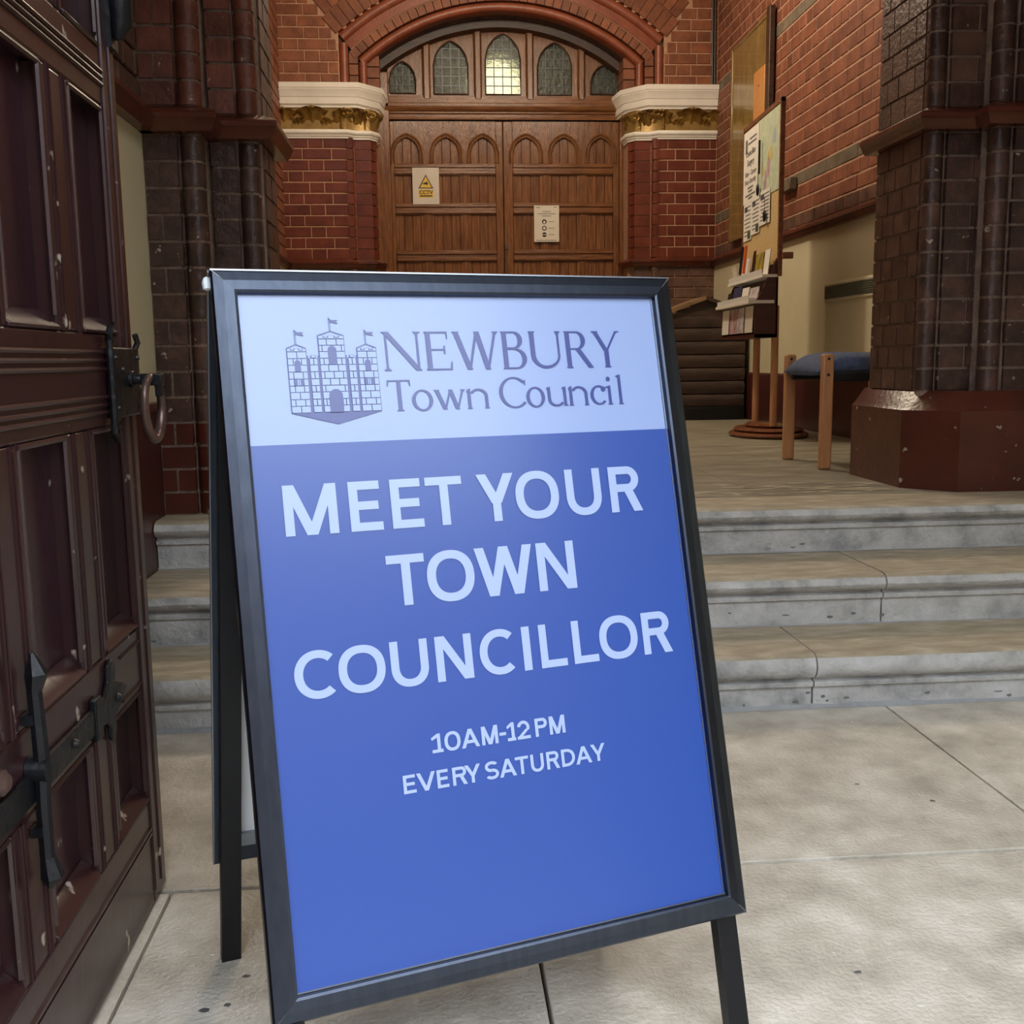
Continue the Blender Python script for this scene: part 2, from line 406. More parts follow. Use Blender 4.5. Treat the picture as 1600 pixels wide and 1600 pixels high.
g = MB(); rr = random.Random(9)
for (yy, z0) in ((Y1, 0), (Y2, .15), (Y3, .30)):
    for k in range(16):
        x, z = rr.uniform(-.8, 2.2), z0+rr.uniform(.01, .05); a = rr.uniform(.004, .014); b_ = rr.uniform(.002, .005)
        g.add([(x+a*math.cos(t)*rr.uniform(.7, 1.2), yy-.0008, z+b_*math.sin(t)*rr.uniform(.6, 1.3)) for t in [2*PI*i/8 for i in range(8)]], [tuple(range(8))])
o = g.build('riser_stains', mat('dark_stone_stain', (112, 114, 116), None, .7), steps, world=True); o['kind'] = 'stuff'
# ---- upper floor
uf = MB().box(-1.5, 2.8, 3.4, 9.6, .30, ZU-.008).build('floor', JOINT); tag(uf, 'grey green worn flagstone floor of the lobby above the steps', 'floor', kind='structure')
rr = random.Random(3); yy = 3.452
for hgt in (1.05, .95, .9, 1.0, 1.1, 1.1):
    x = -1.3-rr.uniform(0, .3)
    while x < 2.6:
        w = rr.uniform(.9, 1.5); mb = MB().box(x+.002, min(x+w, 2.7)-.002, yy+.002, yy+hgt-.002, .40, ZU+rr.uniform(-.0008, .0008))
        mb.build('flagstone', FLOORU, uf); x += w
    yy += hgt
# flaked pale streaks in the first slab
g = MB(); rr = random.Random(11)
for k in range(46):
    x, y = rr.uniform(.85, 1.62), rr.uniform(3.47, 3.78); l_ = rr.uniform(.012, .06); w = rr.uniform(.004, .010); s_ = rr.uniform(-.1, .1)
    g.add([(x-l_, y-l_*s_, ZU+.0012), (x, y-w, ZU+.0012), (x+l_, y+l_*s_, ZU+.0012), (x, y+w, ZU+.0012)], [(0, 1, 2, 3)])
pts = [(1.04, 3.70), (1.22, 3.69), (1.32, 3.64), (1.42, 3.575), (1.52, 3.555), (1.60, 3.55)]
for a, b_ in zip(pts, pts[1:]):
    g.add([(a[0], a[1]-.012, ZU+.002), (b_[0], b_[1]-.010, ZU+.0013), (b_[0], b_[1]+.006, ZU+.0013), (a[0], a[1]+.007, ZU+.0013)], [(0, 1, 2, 3)])
o = g.build('flake_streaks', mat('pale_flaked_stone', (214, 204, 178), (222, 212, 188), .7), uf); o['kind'] = 'stuff'

# ---- ceilings and unseen shell
ce = MB().box(-1.6, 2.9, 3.5, 9.5, 4.5, 4.6).build('ceiling', PLASTER); tag(ce, 'pale plaster lobby ceiling above the frame', 'ceiling', kind='structure')
ce = MB().box(-1.3, 2.7, .3, 3.6, 3.4, 3.5).build('ceiling', PLASTER); tag(ce, 'pale plaster porch ceiling above the frame', 'ceiling', kind='structure')
fw = MB().box(-1.3, -.62, .25, .62, 0, 3.4).box(1.52, 2.7, -.1, .62, 0, 3.4).box(-.62, 1.52, .25, .62, 3.0, 3.4)  # jambs and lintel out of view, shaped to limit daylight and poster reflections
tag(fw.build('wall_front', BRICK_DULL), 'unseen brick jambs and lintel of the outer doorway, shaped to hold back daylight', 'wall', kind='structure')
pv = MB().box(-14, 14, -22, -.9, -.2, -.06); tag(pv.build('pavement', ASPH), 'grey street paving outside the entrance', 'pavement', kind='structure')
bo = empty('opposite_building', (0, -13, -.06), 'pale brick street building facing the entrance behind the camera', 'building')
MB().box(-16, 16, -4, 0, 0, 7.2).build('wall', BRICK_DULL, bo)
for k in range(9):
    for z in (1.0, 4.2): MB().box(-13.6+k*3.2, -12.2+k*3.2, -.1, .05, z, z+1.9).build('window', BLACK, bo)
MB().box(-16.2, 16.2, -4.2, .25, 7.2, 7.5).build('parapet', RISER, bo)
aw = MB().box(-.84, 2.3, 3.45, 3.9, 3.05, 4.6); tag(aw.build('wall_porch_arch', BRICK_DULL), 'brickwork over the inner doorway between the two piers', 'wall', kind='structure')

STRING = lambda z: [(-.01, z), (.035, z), (.045, z+.012), (.052, z+.03), (.058, z+.034), (.058, z+.048), (.05, z+.056), (.0, z+.078), (-.01, z+.078)]
# ---- left porch wall: maroon dado, cream band, terracotta string, brick above
wl = MB().box(-1.2, -.86, .4, 3.6, -.05, 3.6).build('wall_left', MORTAR_D)
tag(wl, 'left porch wall with cream render above a maroon dado and brick above the string course', 'wall', kind='structure')
MB().box(-.87, -.84, .4, 3.35, -.01, .785).build('dado_panel', MAROON, wl)
MB().box(-.87, -.84, .4, 3.35, .80, 1.62).build('render_panel', CREAM, wl)
sweep([(-.84, .5), (-.84, 3.33)], [(-.01, .778), (.010, .778), (.016, .786), (.018, .795), (.014, .803), (-.01, .808)]).build('dado_rail', TERRA, wl, smooth=True)
# bricks above the string (facing +x): u runs along -y so that outward is +x
course_wall(wl, (-.852, 3.34), PI/2, -1.6, 0, 1.68, .0765, 17, BRICK_DULL, 'flemish', individual=120)
wr = MB().box(2.12, 2.5, .4, 3.6, -.05, 3.6).build('wall_right', MORTAR_D)
tag(wr, 'right porch wall beyond the frame edge', 'wall', kind='structure')
MB().box(2.10, 2.13, .4, 3.4, 0, 1.62).build('render_panel', CREAM, wr)

# ---- brick piers either side of the inner doorway
def arc(cx, cy, r_, a0, a1, n=7): return [(cx+r_*math.cos(math.radians(a0+(a1-a0)*i/n)), cy+r_*math.sin(math.radians(a0+(a1-a0)*i/n))) for i in range(n+1)]
def brick_prism(mb, poly, z0, z1):
    mb.prism(poly, z0, z1)
def thick(path, t=.04):
    "closed polygon: front path and its offset inward"
    P = [Vector(p) for p in path]; back = []
    for i, p in enumerate(P):
        a = (P[min(i+1, len(P)-1)]-P[max(i-1, 0)]).normalized(); nrm = Vector((-a.y, a.x)); back.append(tuple(p+nrm*t))
    return [tuple(p) for p in P]+back[::-1]
def pier(name, label, segs, core, zs, course, mats, joints, splitseed, rolls=()):
    """segs: list of plan paths (travelling so that the outside is on the right); joints: for flat segments, list of split fractions for odd / even courses"""
    p = empty(name, (core[0][0], core[0][1], ZU), label, 'pier', kind='structure')
    c = MB(); c.prism([(x-p.location.x, y-p.location.y) for x, y in core], 0, zs[-1][1]-ZU+1.3)
    for (rx, ry, rd) in rolls: c.prism([(rx-p.location.x+rd*math.cos(2*PI*k/16), ry-p.location.y+rd*math.sin(2*PI*k/16)) for k in range(16)], 0, zs[-1][1]-ZU+.5)
    c.build('mortar_core', MORTAR_D, p)
    lx, ly = p.location.x, p.location.y; rr = random.Random(splitseed); cnt = 0
    cache = {}
    for (z0, z1, zone) in zs:
        n = int(round((z1-z0)/course))
        hh = (z1-z0)/n
        for k in range(n):
            za = z0+k*hh
            for si, sg in enumerate(segs):
                sp = joints[si][k % 2]
                cuts = [0]+list(sp)+[1]
                for ci in range(len(cuts)-1):
                    a, b_ = cuts[ci], cuts[ci+1]
                    if len(sg) == 2:
                        A, B = Vector(sg[0]), Vector(sg[1]); L_ = (B-A).length; ja = 0.0035/L_
                        P0, P1 = A.lerp(B, a+ja), A.lerp(B, b_-ja); path = [tuple(P0), tuple(P1)]
                    else: path = sg
                    mm = mats(zone, si, k, n)
                    key = (zone if False else 0, si, k % 2, ci, mm.name, round(hh, 4))
                    if key not in cache:
                        mb = MB(); poly = thick([(x-lx, y-ly) for x, y in path]); mb.prism(poly, .0048, hh-.0048)
                        cache[key] = mb.mesh('brick', mm)
                        if len(sg) > 2:
                            for f_ in cache[key].polygons: f_.use_smooth = True
                            cache[key].set_sharp_from_angle(angle=.6)
                    j = rr.uniform(-.0012, .0012)
                    q = Vector((path[0][0], path[0][1]))
                    if in_view(path[0][0], path[0][1], za, 5) and cnt < 298:
                        link_copy('brick', cache[key], p, (j, j, za-ZU)); cnt += 1
                    else:
                        cache.setdefault('rest', []).append((cache[key], j, za-ZU, mm))
    byM = {}
    for me, j, z, mm in cache.get('rest', []): byM.setdefault(mm.name, [mm, MB()])[1].add([(v.co.x+j, v.co.y+j, v.co.z+z) for v in me.vertices], [tuple(f_.vertices) for f_ in me.polygons])
    for mm, mb in byM.values(): o = mb.build('bricks', mm, p); o['kind'] = 'stuff'
    return p
# left pier (travel +x along the front, then +y up the reveal)
LF1, LF2 = 3.33, 3.44
segsL = [[(-.84, LF1), (-.735, LF1)], arc(-.700, LF1+.035, .036, 180+20, 360+30, 9), [(-.664, LF2), (-.581, LF2)], arc(-.548, LF2+.032, .033, 200, 385, 9), [(-.505, LF2+.065), (-.505, 3.74)]]
coreL = [(-.83, LF1+.007), (-.745, LF1+.007), (-.735, LF1+.03), (-.70, LF1+.036), (-.668, LF2+.025), (-.655, LF2+.007), (-.590, LF2+.007), (-.580, LF2+.026), (-.548, LF2+.034), (-.512, LF2+.06), (-.512, 3.741), (-.9, 3.741), (-.9, LF1+.007)]
def matsL(zone, si, k, n):
    if zone == 'maroon': return MAROON_BRK
    if zone == 'up': return BRICK_UP if si != 4 else BRICK_DULL
    return BRICK_DARK
pl = pier('brick_pier', 'dark glazed brick pier with rounded edges left of the steps, behind the sign', segsL, coreL,
     [(ZU, .74, 'maroon'), (.74, 1.60, 'low'), (1.678, 3.05, 'up')], .0775, matsL, [([], [.45]), ([], []), ([], []), ([], []), ([.35, .7], [.5])], 2, rolls=((-.700, LF1+.035, .031), (-.548, LF2+.032, .028)))
tm = sweep([(-.84, LF1-.002), (-.665, LF1-.002), (-.665, LF2-.002), (-.505, LF2-.002), (-.505, 3.78)], STRING(1.60)); sweep([(-.84, 1.0), (-.84, LF1)], STRING(1.60), tm)
tag(tm.build('trim_1', TERRA, smooth=True), 'glossy terracotta string course along the left porch wall and round the left pier', 'string course', kind='structure')
# right pier (mirror): travel +x: reveal first (towards -y), then front
RF1, RF2 = 3.575, 3.49
segsR = [[(1.70, 3.99), (1.70, RF1+.05)], arc(1.733, RF1+.033, .034, 155, 340, 9), [(1.766, RF1), (1.889, RF1)], arc(1.921, RF2+.035, .036, 150, 340, 9), [(1.956, RF2), (2.30, RF2)]]
coreR = [(1.707, 3.992), (1.707, RF1+.05), (1.735, RF1+.036), (1.766, RF1+.026), (1.775, RF1+.007), (1.878, RF1+.007), (1.886, RF1+.018), (1.921, RF2+.036), (1.955, RF2+.026), (1.963, RF2+.007), (2.30, RF2+.007), (2.30, 3.992)]
def matsR(zone, si, k, n):
    if zone == 'up' and si == 0: return BRICK_DULL
    return BRICK_DARK if (zone == 'low') else BRICK_DULL if si in (0, 2) and k % 3 else BRICK_DARK
prr = pier('brick_pier', 'dark glazed brick pier with rounded edges and a maroon painted plinth at the right edge', segsR, coreR,
     [(.79, 1.665, 'low'), (1.743, 3.05, 'up')], .0795, matsR, [([.3, .62], [.2, .45, .8]), ([], []), ([], [.78]), ([], []), ([.3, .75], [.5])], 4, rolls=((1.733, RF1+.033, .029), (1.921, RF2+.035, .031)))
plp = [(1.655, 4.04), (1.655, 3.60), (1.79, 3.44), (2.30, 3.44)]
pz = sweep(plp, [(-.06, ZU-.01-ZU), (0, -.01), (0, .275), (-.012, .288), (-.046, .336), (-.052, .3415), (-.09, .3415)])
for i, v in enumerate(pz.v): pz.v[i] = (v[0]-prr.location.x, v[1]-prr.location.y, v[2])
pob = pz.build('plinth', [MAROON_BRK], prr, smooth=True)
tm = sweep([(1.70, 4.02), (1.70, RF1-.002), (1.885, RF1-.002), (1.885, RF2-.002), (2.3, RF2-.002)], STRING(1.665))
tag(tm.build('trim_2', TERRA, smooth=True), 'glossy terracotta string course round the right pier', 'string course', kind='structure')

# ---- lobby right wall
wr = MB().box(XR+.007, XR+.2, 3.9, YB+.5, ZU-.1, 4.6).build('wall_right', MORTAR)
tag(wr, 'right lobby wall of red brick above a cream painted lower half', 'wall', kind='structure')
MB().box(XR-.004, XR+.01, 3.99, YB, .80, 1.672).build('render_panel', CREAM, wr)
def darkR(k, u, z):
    if k in (3,): return BRICK_GREY
    if k == 15: return BRICK_GREY
    if k == 0: return BRICK_DULL
    return None
# facing -x : angle -90deg: u along -y ; org at far corner
course_wall(wr, (XR+.008, YB), -PI/2, 0, 4.9, 1.745, .0872, 31, BRICK_SIDE, 'english', dark=darkR, seed=8, individual=298, st=.225, hd=.108, outward=.0055)
sweep([(XR, YB), (XR, 3.99)], STRING(1.667)).build('string_course', TERRA, wr, smooth=True)
bb = sweep([(XR-.004, YB), (XR-.004, 3.99)], [(-.01, ZU), (.02, ZU), (.02, .775), (.012, .79), (.0, .80), (-.01, .80)])
tag(bb.build('baseboard_right', MAROON, smooth=True), 'maroon painted skirting along the right lobby wall', 'skirting', kind='structure')
# grey band block / bracket on the wall
mb = MB().box(XR-.05, XR, 6.87, 7.09, 1.985, 2.065); tag(mb.build('stone_corbel', BRICK_GREY, bevel=.006), 'small dark stone corbel on the right brick wall beside the map', 'corbel')

# ---- lobby left wall
wl2 = MB().box(XL-.2, XL-.006, 3.7, YB+.5, ZU-.1, 4.6).build('wall_left', MORTAR)
tag(wl2, 'left lobby wall of orange red brick seen past the left pier', 'wall', kind='structure')
course_wall(wl2, (XL-.008, 3.75), PI/2, 0, 5.1, 1.745, .0872, 31, BRICK_SIDE, 'english', seed=18, individual=200, outward=.012)
MB().box(XL-.01, XL+.004, 3.75, YB, ZU, 1.672).build('render_panel', CREAM, wl2)
sweep([(XL, 3.75), (XL, YB)], STRING(1.667)).build('string_course', TERRA, wl2, smooth=True)

# ---- back wall with arched door recess
AX, AZ = .648, 2.012
wbk = MB(); prof = []
RI = 1.69
def wallpiece(mb, x0, x1, y0, y1, z0, z1): mb.box(x0, x1, y0, y1, z0, z1)
# mortar slab around the opening, as x-strips following the arch
nst = 40; x0_, x1_ = AX-1.31, AX+1.31
mb = MB(); mb.box(XL-.2, x0_, YB+.01, YB+.35, ZU-.1, 4.6).box(x1_, XR+.2, YB+.01, YB+.35, ZU-.1, 4.6)
R0 = 1.985
for i in range(nst):
    a, b_ = x0_+(x1_-x0_)*i/nst, x0_+(x1_-x0_)*(i+1)/nst; c = (a+b_)/2
    zt = AZ+math.sqrt(max(R0*R0-(c-AX)**2, 0)); mb.box(a, b_, YB+.01, YB+.35, zt, 4.6)
wb = mb.build('wall_back', MORTAR); tag(wb, 'back lobby wall of red brick with a wide brick arch over the double doors', 'wall', kind='structure')
HALF = 1.318
def holeB(z):
    if z < 3.40: return (AX-HALF-(0 if z > 3.1 else -.02)-XL, AX+HALF-XL)
    # skewback then ring
    rad = 2.33
    if z < 3.70: w = 1.34+(z-3.44)/(3.707-3.44)*.13 if z > 3.44 else 1.335
    else: w = math.sqrt(max(rad*rad-(z-AZ)**2, 0))
    if w <= 0: return None
    return (AX-w-XL, AX+w-XL)
def holeLow(z): return (AX-1.275-XL, AX+1.275-XL)
course_wall(wb, (XL, YB), 0, 0, XR-XL, 3.105, .0872, 17, BRICK, 'flemish', holes=holeB, seed=21, individual=150, outward=-.004)
course_wall(wb, (XL, YB), 0, 0, XR-XL, 1.745, .0872, 11, BRICK_GLAZED, 'flemish', holes=holeLow, seed=23, individual=148, outward=-.004)
course_wall(wb, (XL, YB), 0, 0, XR-XL, ZU, .0872, 14, BRICK_DULL, 'flemish', holes=holeLow, seed=24, individual=1, outward=.002)
# arch rings
arch = empty('brick_arch', (AX, YB, AZ), 'segmental brick arch of three rings with rounded terracotta edges over the back doors', 'arch', kind='structure')
def ring(r0, r1, y, n, ang, m_, dep=.06, gap=.006, name='brick'):
    "voussoirs sharing one mesh, turned about the arch centre"
    da = 2*ang/n; h = (r0+r1)/2; g_ = gap/h/2
    a0 = PI/2-da/2+g_; a1 = PI/2+da/2-g_; mb = MB()
    c = .003
    fr = [(r0*math.cos(a0), r0*math.sin(a0)), (r1*math.cos(a0), r1*math.sin(a0)), (r1*math.cos(a1), r1*math.sin(a1)), (r0*math.cos(a1), r0*math.sin(a1))]
    mb.prism(fr, 0, dep, axis=1)
    me = mb.mesh(name, m_)
    for k in range(n): link_copy(name, me, arch, (0, y-YB, 0), (0, -(-ang+da*(k+.5)), 0))
A = math.radians(41.5)
ring(2.150, 2.31, YB-.004, 42, A*.985, BRICK)
ring(1.986, 2.144, YB-.004, 40, A*1.01, BRICK)
ring(1.762, 1.832, YB+.055, 38, A*1.02, BRICK)
def ring_mould(prof, y0, m_, nm, a_=A):
    mb = MB(); n = 48; k = len(prof); vs = []
    for i in range(n+1):
        a = PI/2-a_+2*a_*i/n
        for (rr_, yy_) in prof: vs.append((rr_*math.cos(a), y0-YB+yy_, rr_*math.sin(a)))
    fs = [(i*k+j, i*k+(j+1) % k, (i+1)*k+(j+1) % k, (i+1)*k+j) for i in range(n) for j in range(k)]
    mb.add(vs, fs); return mb.build(nm, m_, arch, smooth=True)
T2 = mat('orange_terracotta', (118, 60, 40), (142, 76, 50), .4, scale=8, bump=.2)
def rollprof(r0, r1, dep=.10):
    rc = (r1-r0)/2; c = (r0+r1)/2
    return [(r0, dep)]+[(c-rc*math.cos(t), rc*.9-rc*.9*math.sin(t)) for t in [PI*i/8 for i in range(9)]]+[(r1, dep)]
ring_mould(rollprof(1.905, 1.985), YB+.0, T2, 'roll_moulding')
ring_mould([(1.838, .10), (1.838, .035), (1.905, .035), (1.905, .10)], YB, T2, 'cavetto')
ring_mould(rollprof(1.69, 1.756, .12), YB+.065, T2, 'roll_moulding')
ring_mould([(1.834, .02), (1.840, .02), (1.840, .10), (1.834, .10)], YB+.03, mat('pale_mortar_line', (196, 158, 130), None, .8), 'mortar_line')
# soffit bricks
ring_mould([(1.70, 0), (1.76, 0), (1.76, .30), (1.70, .30)], YB+.13, MORTAR_D, 'soffit_bed')
for row in range(3):
    n = 34; da = 2*A/n
    mb = MB(); a0 = PI/2-da/2+.0022; a1 = PI/2+da/2-.0022
    mb.prism([(1.694, 0), ] and [(1.694*math.cos(a0), 1.694*math.sin(a0)), (1.72*math.cos(a0), 1.72*math.sin(a0)), (1.72*math.cos(a1), 1.72*math.sin(a1)), (1.694*math.cos(a1), 1.694*math.sin(a1))], 0, .092, axis=1)
    me = mb.mesh('brick', BRICK_DARK)
    for k in range(n): link_copy('brick', me, arch, (0, .135+row*.1, 0), (0, -(-A+da*(k+.5+(row % 2)*.0)), 0))
# jambs above and below the capitals
def jamb(sgn):
    X = lambda w: AX+sgn*w
    mb = MB()
    for (w, y, rad) in ((1.275, YB+.035, .036), (1.128, YB+.10, .034)):
        n = 12; prof = [(X(w)+rad*math.cos(2*PI*k/n), y+rad*math.sin(2*PI*k/n)) for k in range(n)]
        mb.prism(prof, 3.10, 3.30 if w < 1.2 else 3.425)
    o = mb.build('jamb_roll', T2, arch and None, smooth=True)
    o.parent = arch; o.location = (-AX, -YB, -AZ)
    mb = MB()
    for k in range(3):
        z = 3.108+k*.0872; mb.box(X(1.165), X(1.235), YB+.06, YB+.12, z, z+.079); mb.box(X(1.095), X(1.00), YB+.14, YB+.40, z, z+.079)
    o = mb.build('jamb_brick', BRICK, None); o.parent = arch; o.location = (-AX, -YB, -AZ)
    # lower pier face beside the doors: second order set back, glazed bricks
    pr = empty('door_pier', (X(1.2), YB, ZU), 'glazed red brick door jamb under the %s gilded capital' % ('left' if sgn < 0 else 'right'), 'pier', kind='structure')
    base = MB(); base.box(X(1.33), X(1.245), YB+.012, YB+.30, ZU, 2.75).box(X(1.25), X(1.085), YB+.072, YB+.30, ZU, 2.75).box(X(1.09), X(1.045), YB+.16, YB+.40, ZU, 2.75)
    for i, v in enumerate(base.v): base.v[i] = (v[0]-X(1.2), v[1]-YB, v[2]-ZU)
    base.build('mortar_core', MORTAR, pr)
    P1 = [(-.075, 0), (-.045, 0), (-.03, .008), (-.022, .022), (-.02, .05)]; P1 = [(sgn*-x, y) for x, y in P1]
    P2 = [(.0-.014, .062), (.118, .062)]; P2 = [(sgn*-x, y) for x, y in P2]
    P3 = [(.122, .075), (.135, .11), (.16, .14)]; P3 = [(sgn*-x, y) for x, y in P3]
    meshes = []
    for P_ in (P1, P2, P3):
        th = thick(P_ if sgn < 0 else P_[::-1], .03); mb = MB(); mb.prism(th, .004, .0832); meshes.append(mb.mesh('brick', BRICK_GLAZED))
    for k in range(11):
        for me in meshes: link_copy('brick', me, pr, (0, 0, 1.745-ZU+k*.0872))
    mb = MB(); 
    for k in range(14):
        z = k*.0872; mb.prism(thick(P2 if sgn < 0 else P2[::-1], .03), z+.004, z+.083); mb.prism(thick(P1 if sgn < 0 else P1[::-1], .03), z+.004, z+.083)
    o = mb.build('bricks', BRICK_DULL, pr); o['kind'] = 'stuff'
    path = [(XL if sgn < 0 else XR, YB), (X(1.28), YB), (X(1.23), YB+.05), (X(1.09), YB+.06), (X(1.045), YB+.14), (X(1.04), YB+.3)]
    if sgn > 0: path = path[::-1]
    s_ = sweep(path, STRING(1.675)); tag(s_.build('trim_%d' % (3 if sgn < 0 else 4), TERRA, smooth=True), 'dark string course under the brickwork %s of the back doors' % ('left' if sgn < 0 else 'right'), 'string course', kind='structure')
    # capital: abacus, gilded leaves, necking
    side = 'left' if sgn < 0 else 'right'
    cp = empty('capital', (X(1.45), YB, 2.69), 'white stone capital with gilded acanthus leaves on the %s of the back doors' % side, 'capital', kind='structure')
    def loc(mb):
        for i, v in enumerate(mb.v): mb.v[i] = (v[0]-X(1.45), v[1]-YB, v[2]-2.69)
        return mb
    ap = [(XL+.0 if sgn < 0 else XR-.0, YB-.01), (X(1.185), YB-.01), (X(1.03), YB+.16), (X(1.00), YB+.40)]
    if sgn > 0: ap = ap[::-1]
    prof = [(-.05, 2.925), (.012, 2.925), (.012, 2.932), (.004, 2.936), (.010, 2.944), (.024, 2.952), (.027, 3.002), (.032, 3.004), (.038, 3.03), (.048, 3.052), (.052, 3.060), (.050, 3.066), (.056, 3.070), (.056, 3.108), (-.05, 3.108)]
    loc(sweep(ap, prof)).build('abacus', WHITE_ST, cp, smooth=True)
    npth = [(XL if sgn < 0 else XR, YB-.002), (X(1.27), YB-.002), (X(1.21), YB+.05), (X(1.09), YB+.055), (X(1.04), YB+.13), (X(1.035), YB+.3)]
    if sgn > 0: npth = npth[::-1]
    loc(sweep(npth, [(-.03, 2.692), (.004, 2.692), (.006, 2.705), (.014, 2.710), (.016, 2.72), (.024, 2.724), (.032, 2.735), (.032, 2.748), (.024, 2.758), (-.03, 2.758)])).build('necking', WHITE_ST, cp, smooth=True)
    bell = [(p_[0], p_[1]) for p_ in npth]
    loc(sweep(bell, [(-.06, 2.755), (.006, 2.755), (.003, 2.82), (.004, 2.88), (.012, 2.928), (-.06, 2.928)])).build('bell', GOLD_BG, cp, smooth=True)
    def leaf(x, y, nx, ny, wdt, hgt, lean, nm='leaf'):
        tx, ty = -ny, nx; nt, ns = 12, 9; vs = []; lob = [0, .1, .0, .12, .0, .1]
        def body(off):
            out = []
            for i in range(nt+1):
                t = i/nt
                w = wdt*(.42+.62*math.sin(min(t, .86)/.86*PI*.62))*(1 if t < .72 else max(.10, math.cos((t-.72)/.28*PI/2)**.7))*(1+.16*math.sin(t*PI*6))
                if t < .78: zz = hgt*t/.78*.95; yy = lean*(t/.78)**2.4
                else:
                    a = (t-.78)/.22*PI*.85; zz = hgt*.95+.018*math.sin(a)-.0; yy = lean+.022*(1-math.cos(a)); zz -= .012*(t-.78)/.22
                for j in range(ns):
                    s_ = j/(ns-1)*2-1
                    dz = -.014*abs(s_)**1.5*(1 if t > .3 else .3); dy = -.020*abs(s_)**2*(1-.5*t)+.009*math.cos(s_*PI*3)*(.3+t)
                    n_ = yy+dy-off; out.append((x+tx*w*s_+nx*n_, y+ty*w*s_+ny*n_, 2.757+zz+dz))
            return out
        f1, f2 = body(0), body(.006); vs = f1+f2; N_ = len(f1); fs = []
        for i in range(nt):
            for j in range(ns-1):
                a = i*ns+j; fs.append((a, a+1, a+ns+1, a+ns)); fs.append((N_+a, N_+a+ns, N_+a+ns+1, N_+a+1))
        for i in range(nt):
            a = i*ns; fs.append((a, a+ns, N_+a+ns, N_+a)); a = i*ns+ns-1; fs.append((a, N_+a, N_+a+ns, a+ns))
        for j in range(ns-1):
            a = nt*ns+j; fs.append((a, a+1, N_+a+1, N_+a))
        o = loc(MB().add(vs, fs)).build(nm, GOLD, cp, smooth=True)
        for p_ in o.data.polygons: p_.use_smooth = True
    yy = YB+.002
    leaf(X(1.76), yy, 0, -1, .095, .160, .055); leaf(X(1.535), yy, 0, -1, .110, .170, .070)
    leaf(X(1.645), yy, 0, -1, .045, .085, .035); leaf(X(1.425), yy, 0, -1, .045, .085, .035)
    d_ = 1 if sgn < 0 else -1
    leaf(X(1.30), yy+.004, d_*.25, -.97, .075, .155, .065); leaf(X(1.16), yy+.055, d_*.3, -.95, .065, .15, .07); leaf(X(1.05), yy+.14, d_*.8, -.6, .06, .14, .05)
    # volute scrolls
    for (w, y_, z_, rd, a_) in ((1.27, YB-.05, 2.885, .040, .15), (1.09, YB+.02, 2.868, .040, .3)):
        pts = []; 
        for i in range(26):
            t = i/25; an = -.25*PI+t*PI*2.1; q = rd*(1-.68*t); pts.append((X(w)+d_*(.02-q*math.cos(an))*1.25, y_-.012*t, z_+q*math.sin(an)*.8))
        loc(MB().tube(pts, [.010*(1-.4*i/25) for i in range(26)], 8)).build('scroll', GOLD, cp, smooth=True)
        loc(MB().tube([(X(w)-d_*.035, y_+.04, 2.757), (X(w)-d_*.035, y_+.035, 2.82), (X(w)-d_*.03, y_+.02, 2.87), (X(w)-d_*.01, y_, 2.905)], [.013, .012, .012, .009], 8)).build('stalk', GOLD, cp, smooth=True)
jamb(-1); jamb(1)
# ============================================================ BACK DOORS, FRAME, FANLIGHT
YD = 9.24
FX0, FX1 = -.325, 1.695
fr = MB()
fr.box(FX0-.09, FX0+.035, YD-.03, YD+.12, ZU, 3.30).box(FX1-.035, FX1+.09, YD-.03, YD+.12, ZU, 3.30)
fo = fr.build('trim_5', OAK, bevel=.008); tag(fo, 'varnished oak frame with moulded transom and mullions around the arched back doorway', 'door frame', kind='structure')
tp = [(-.04, 2.925), (.0, 2.925), (.004, 2.94), (.004, 2.965), (.016, 2.975), (.016, 2.985), (.03, 2.992), (.045, 3.01), (.048, 3.022), (.03, 3.03), (.03, 3.05), (.01, 3.06), (.01, 3.10), (-.04, 3.10)]
sweep([(FX0, YD), (FX1, YD)], tp).build('transom', OAKH, fo, smooth=True)
MB().box(FX0, FX1, YD, YD+.10, 2.925, 3.12).build('transom_core', OAKH, fo)
for x in (.030, .460, .898, 1.335):
    dz = math.sqrt(1.69**2-(x-AX)**2)+AZ
    mb = MB(); mb.prism([(x-.034, YD+.03), (x-.034, YD+.005), (x-.018, YD-.018), (x+.018, YD-.018), (x+.034, YD+.005), (x+.034, YD+.03)], 3.09, dz-.05); mb.build('mullion', OAK, fo)
# curved head of the frame
mb = MB(); n = 40; A2 = math.radians(40)
vs = []; pf = [(1.70, -.06), (1.70, .10), (1.625, .10), (1.625, -.02), (1.64, -.05)]
for i in range(n+1):
    a = PI/2-A2+2*A2*i/n
    for (q, yy) in pf: vs.append((AX+q*math.cos(a), YD+yy, AZ+q*math.sin(a)))
k = len(pf); mb.add(vs, [(i*k+j, i*k+(j+1) % k, (i+1)*k+(j+1) % k, (i+1)*k+j) for i in range(n) for j in range(k)])
mb.build('arched_head', OAK_D, fo, smooth=True)

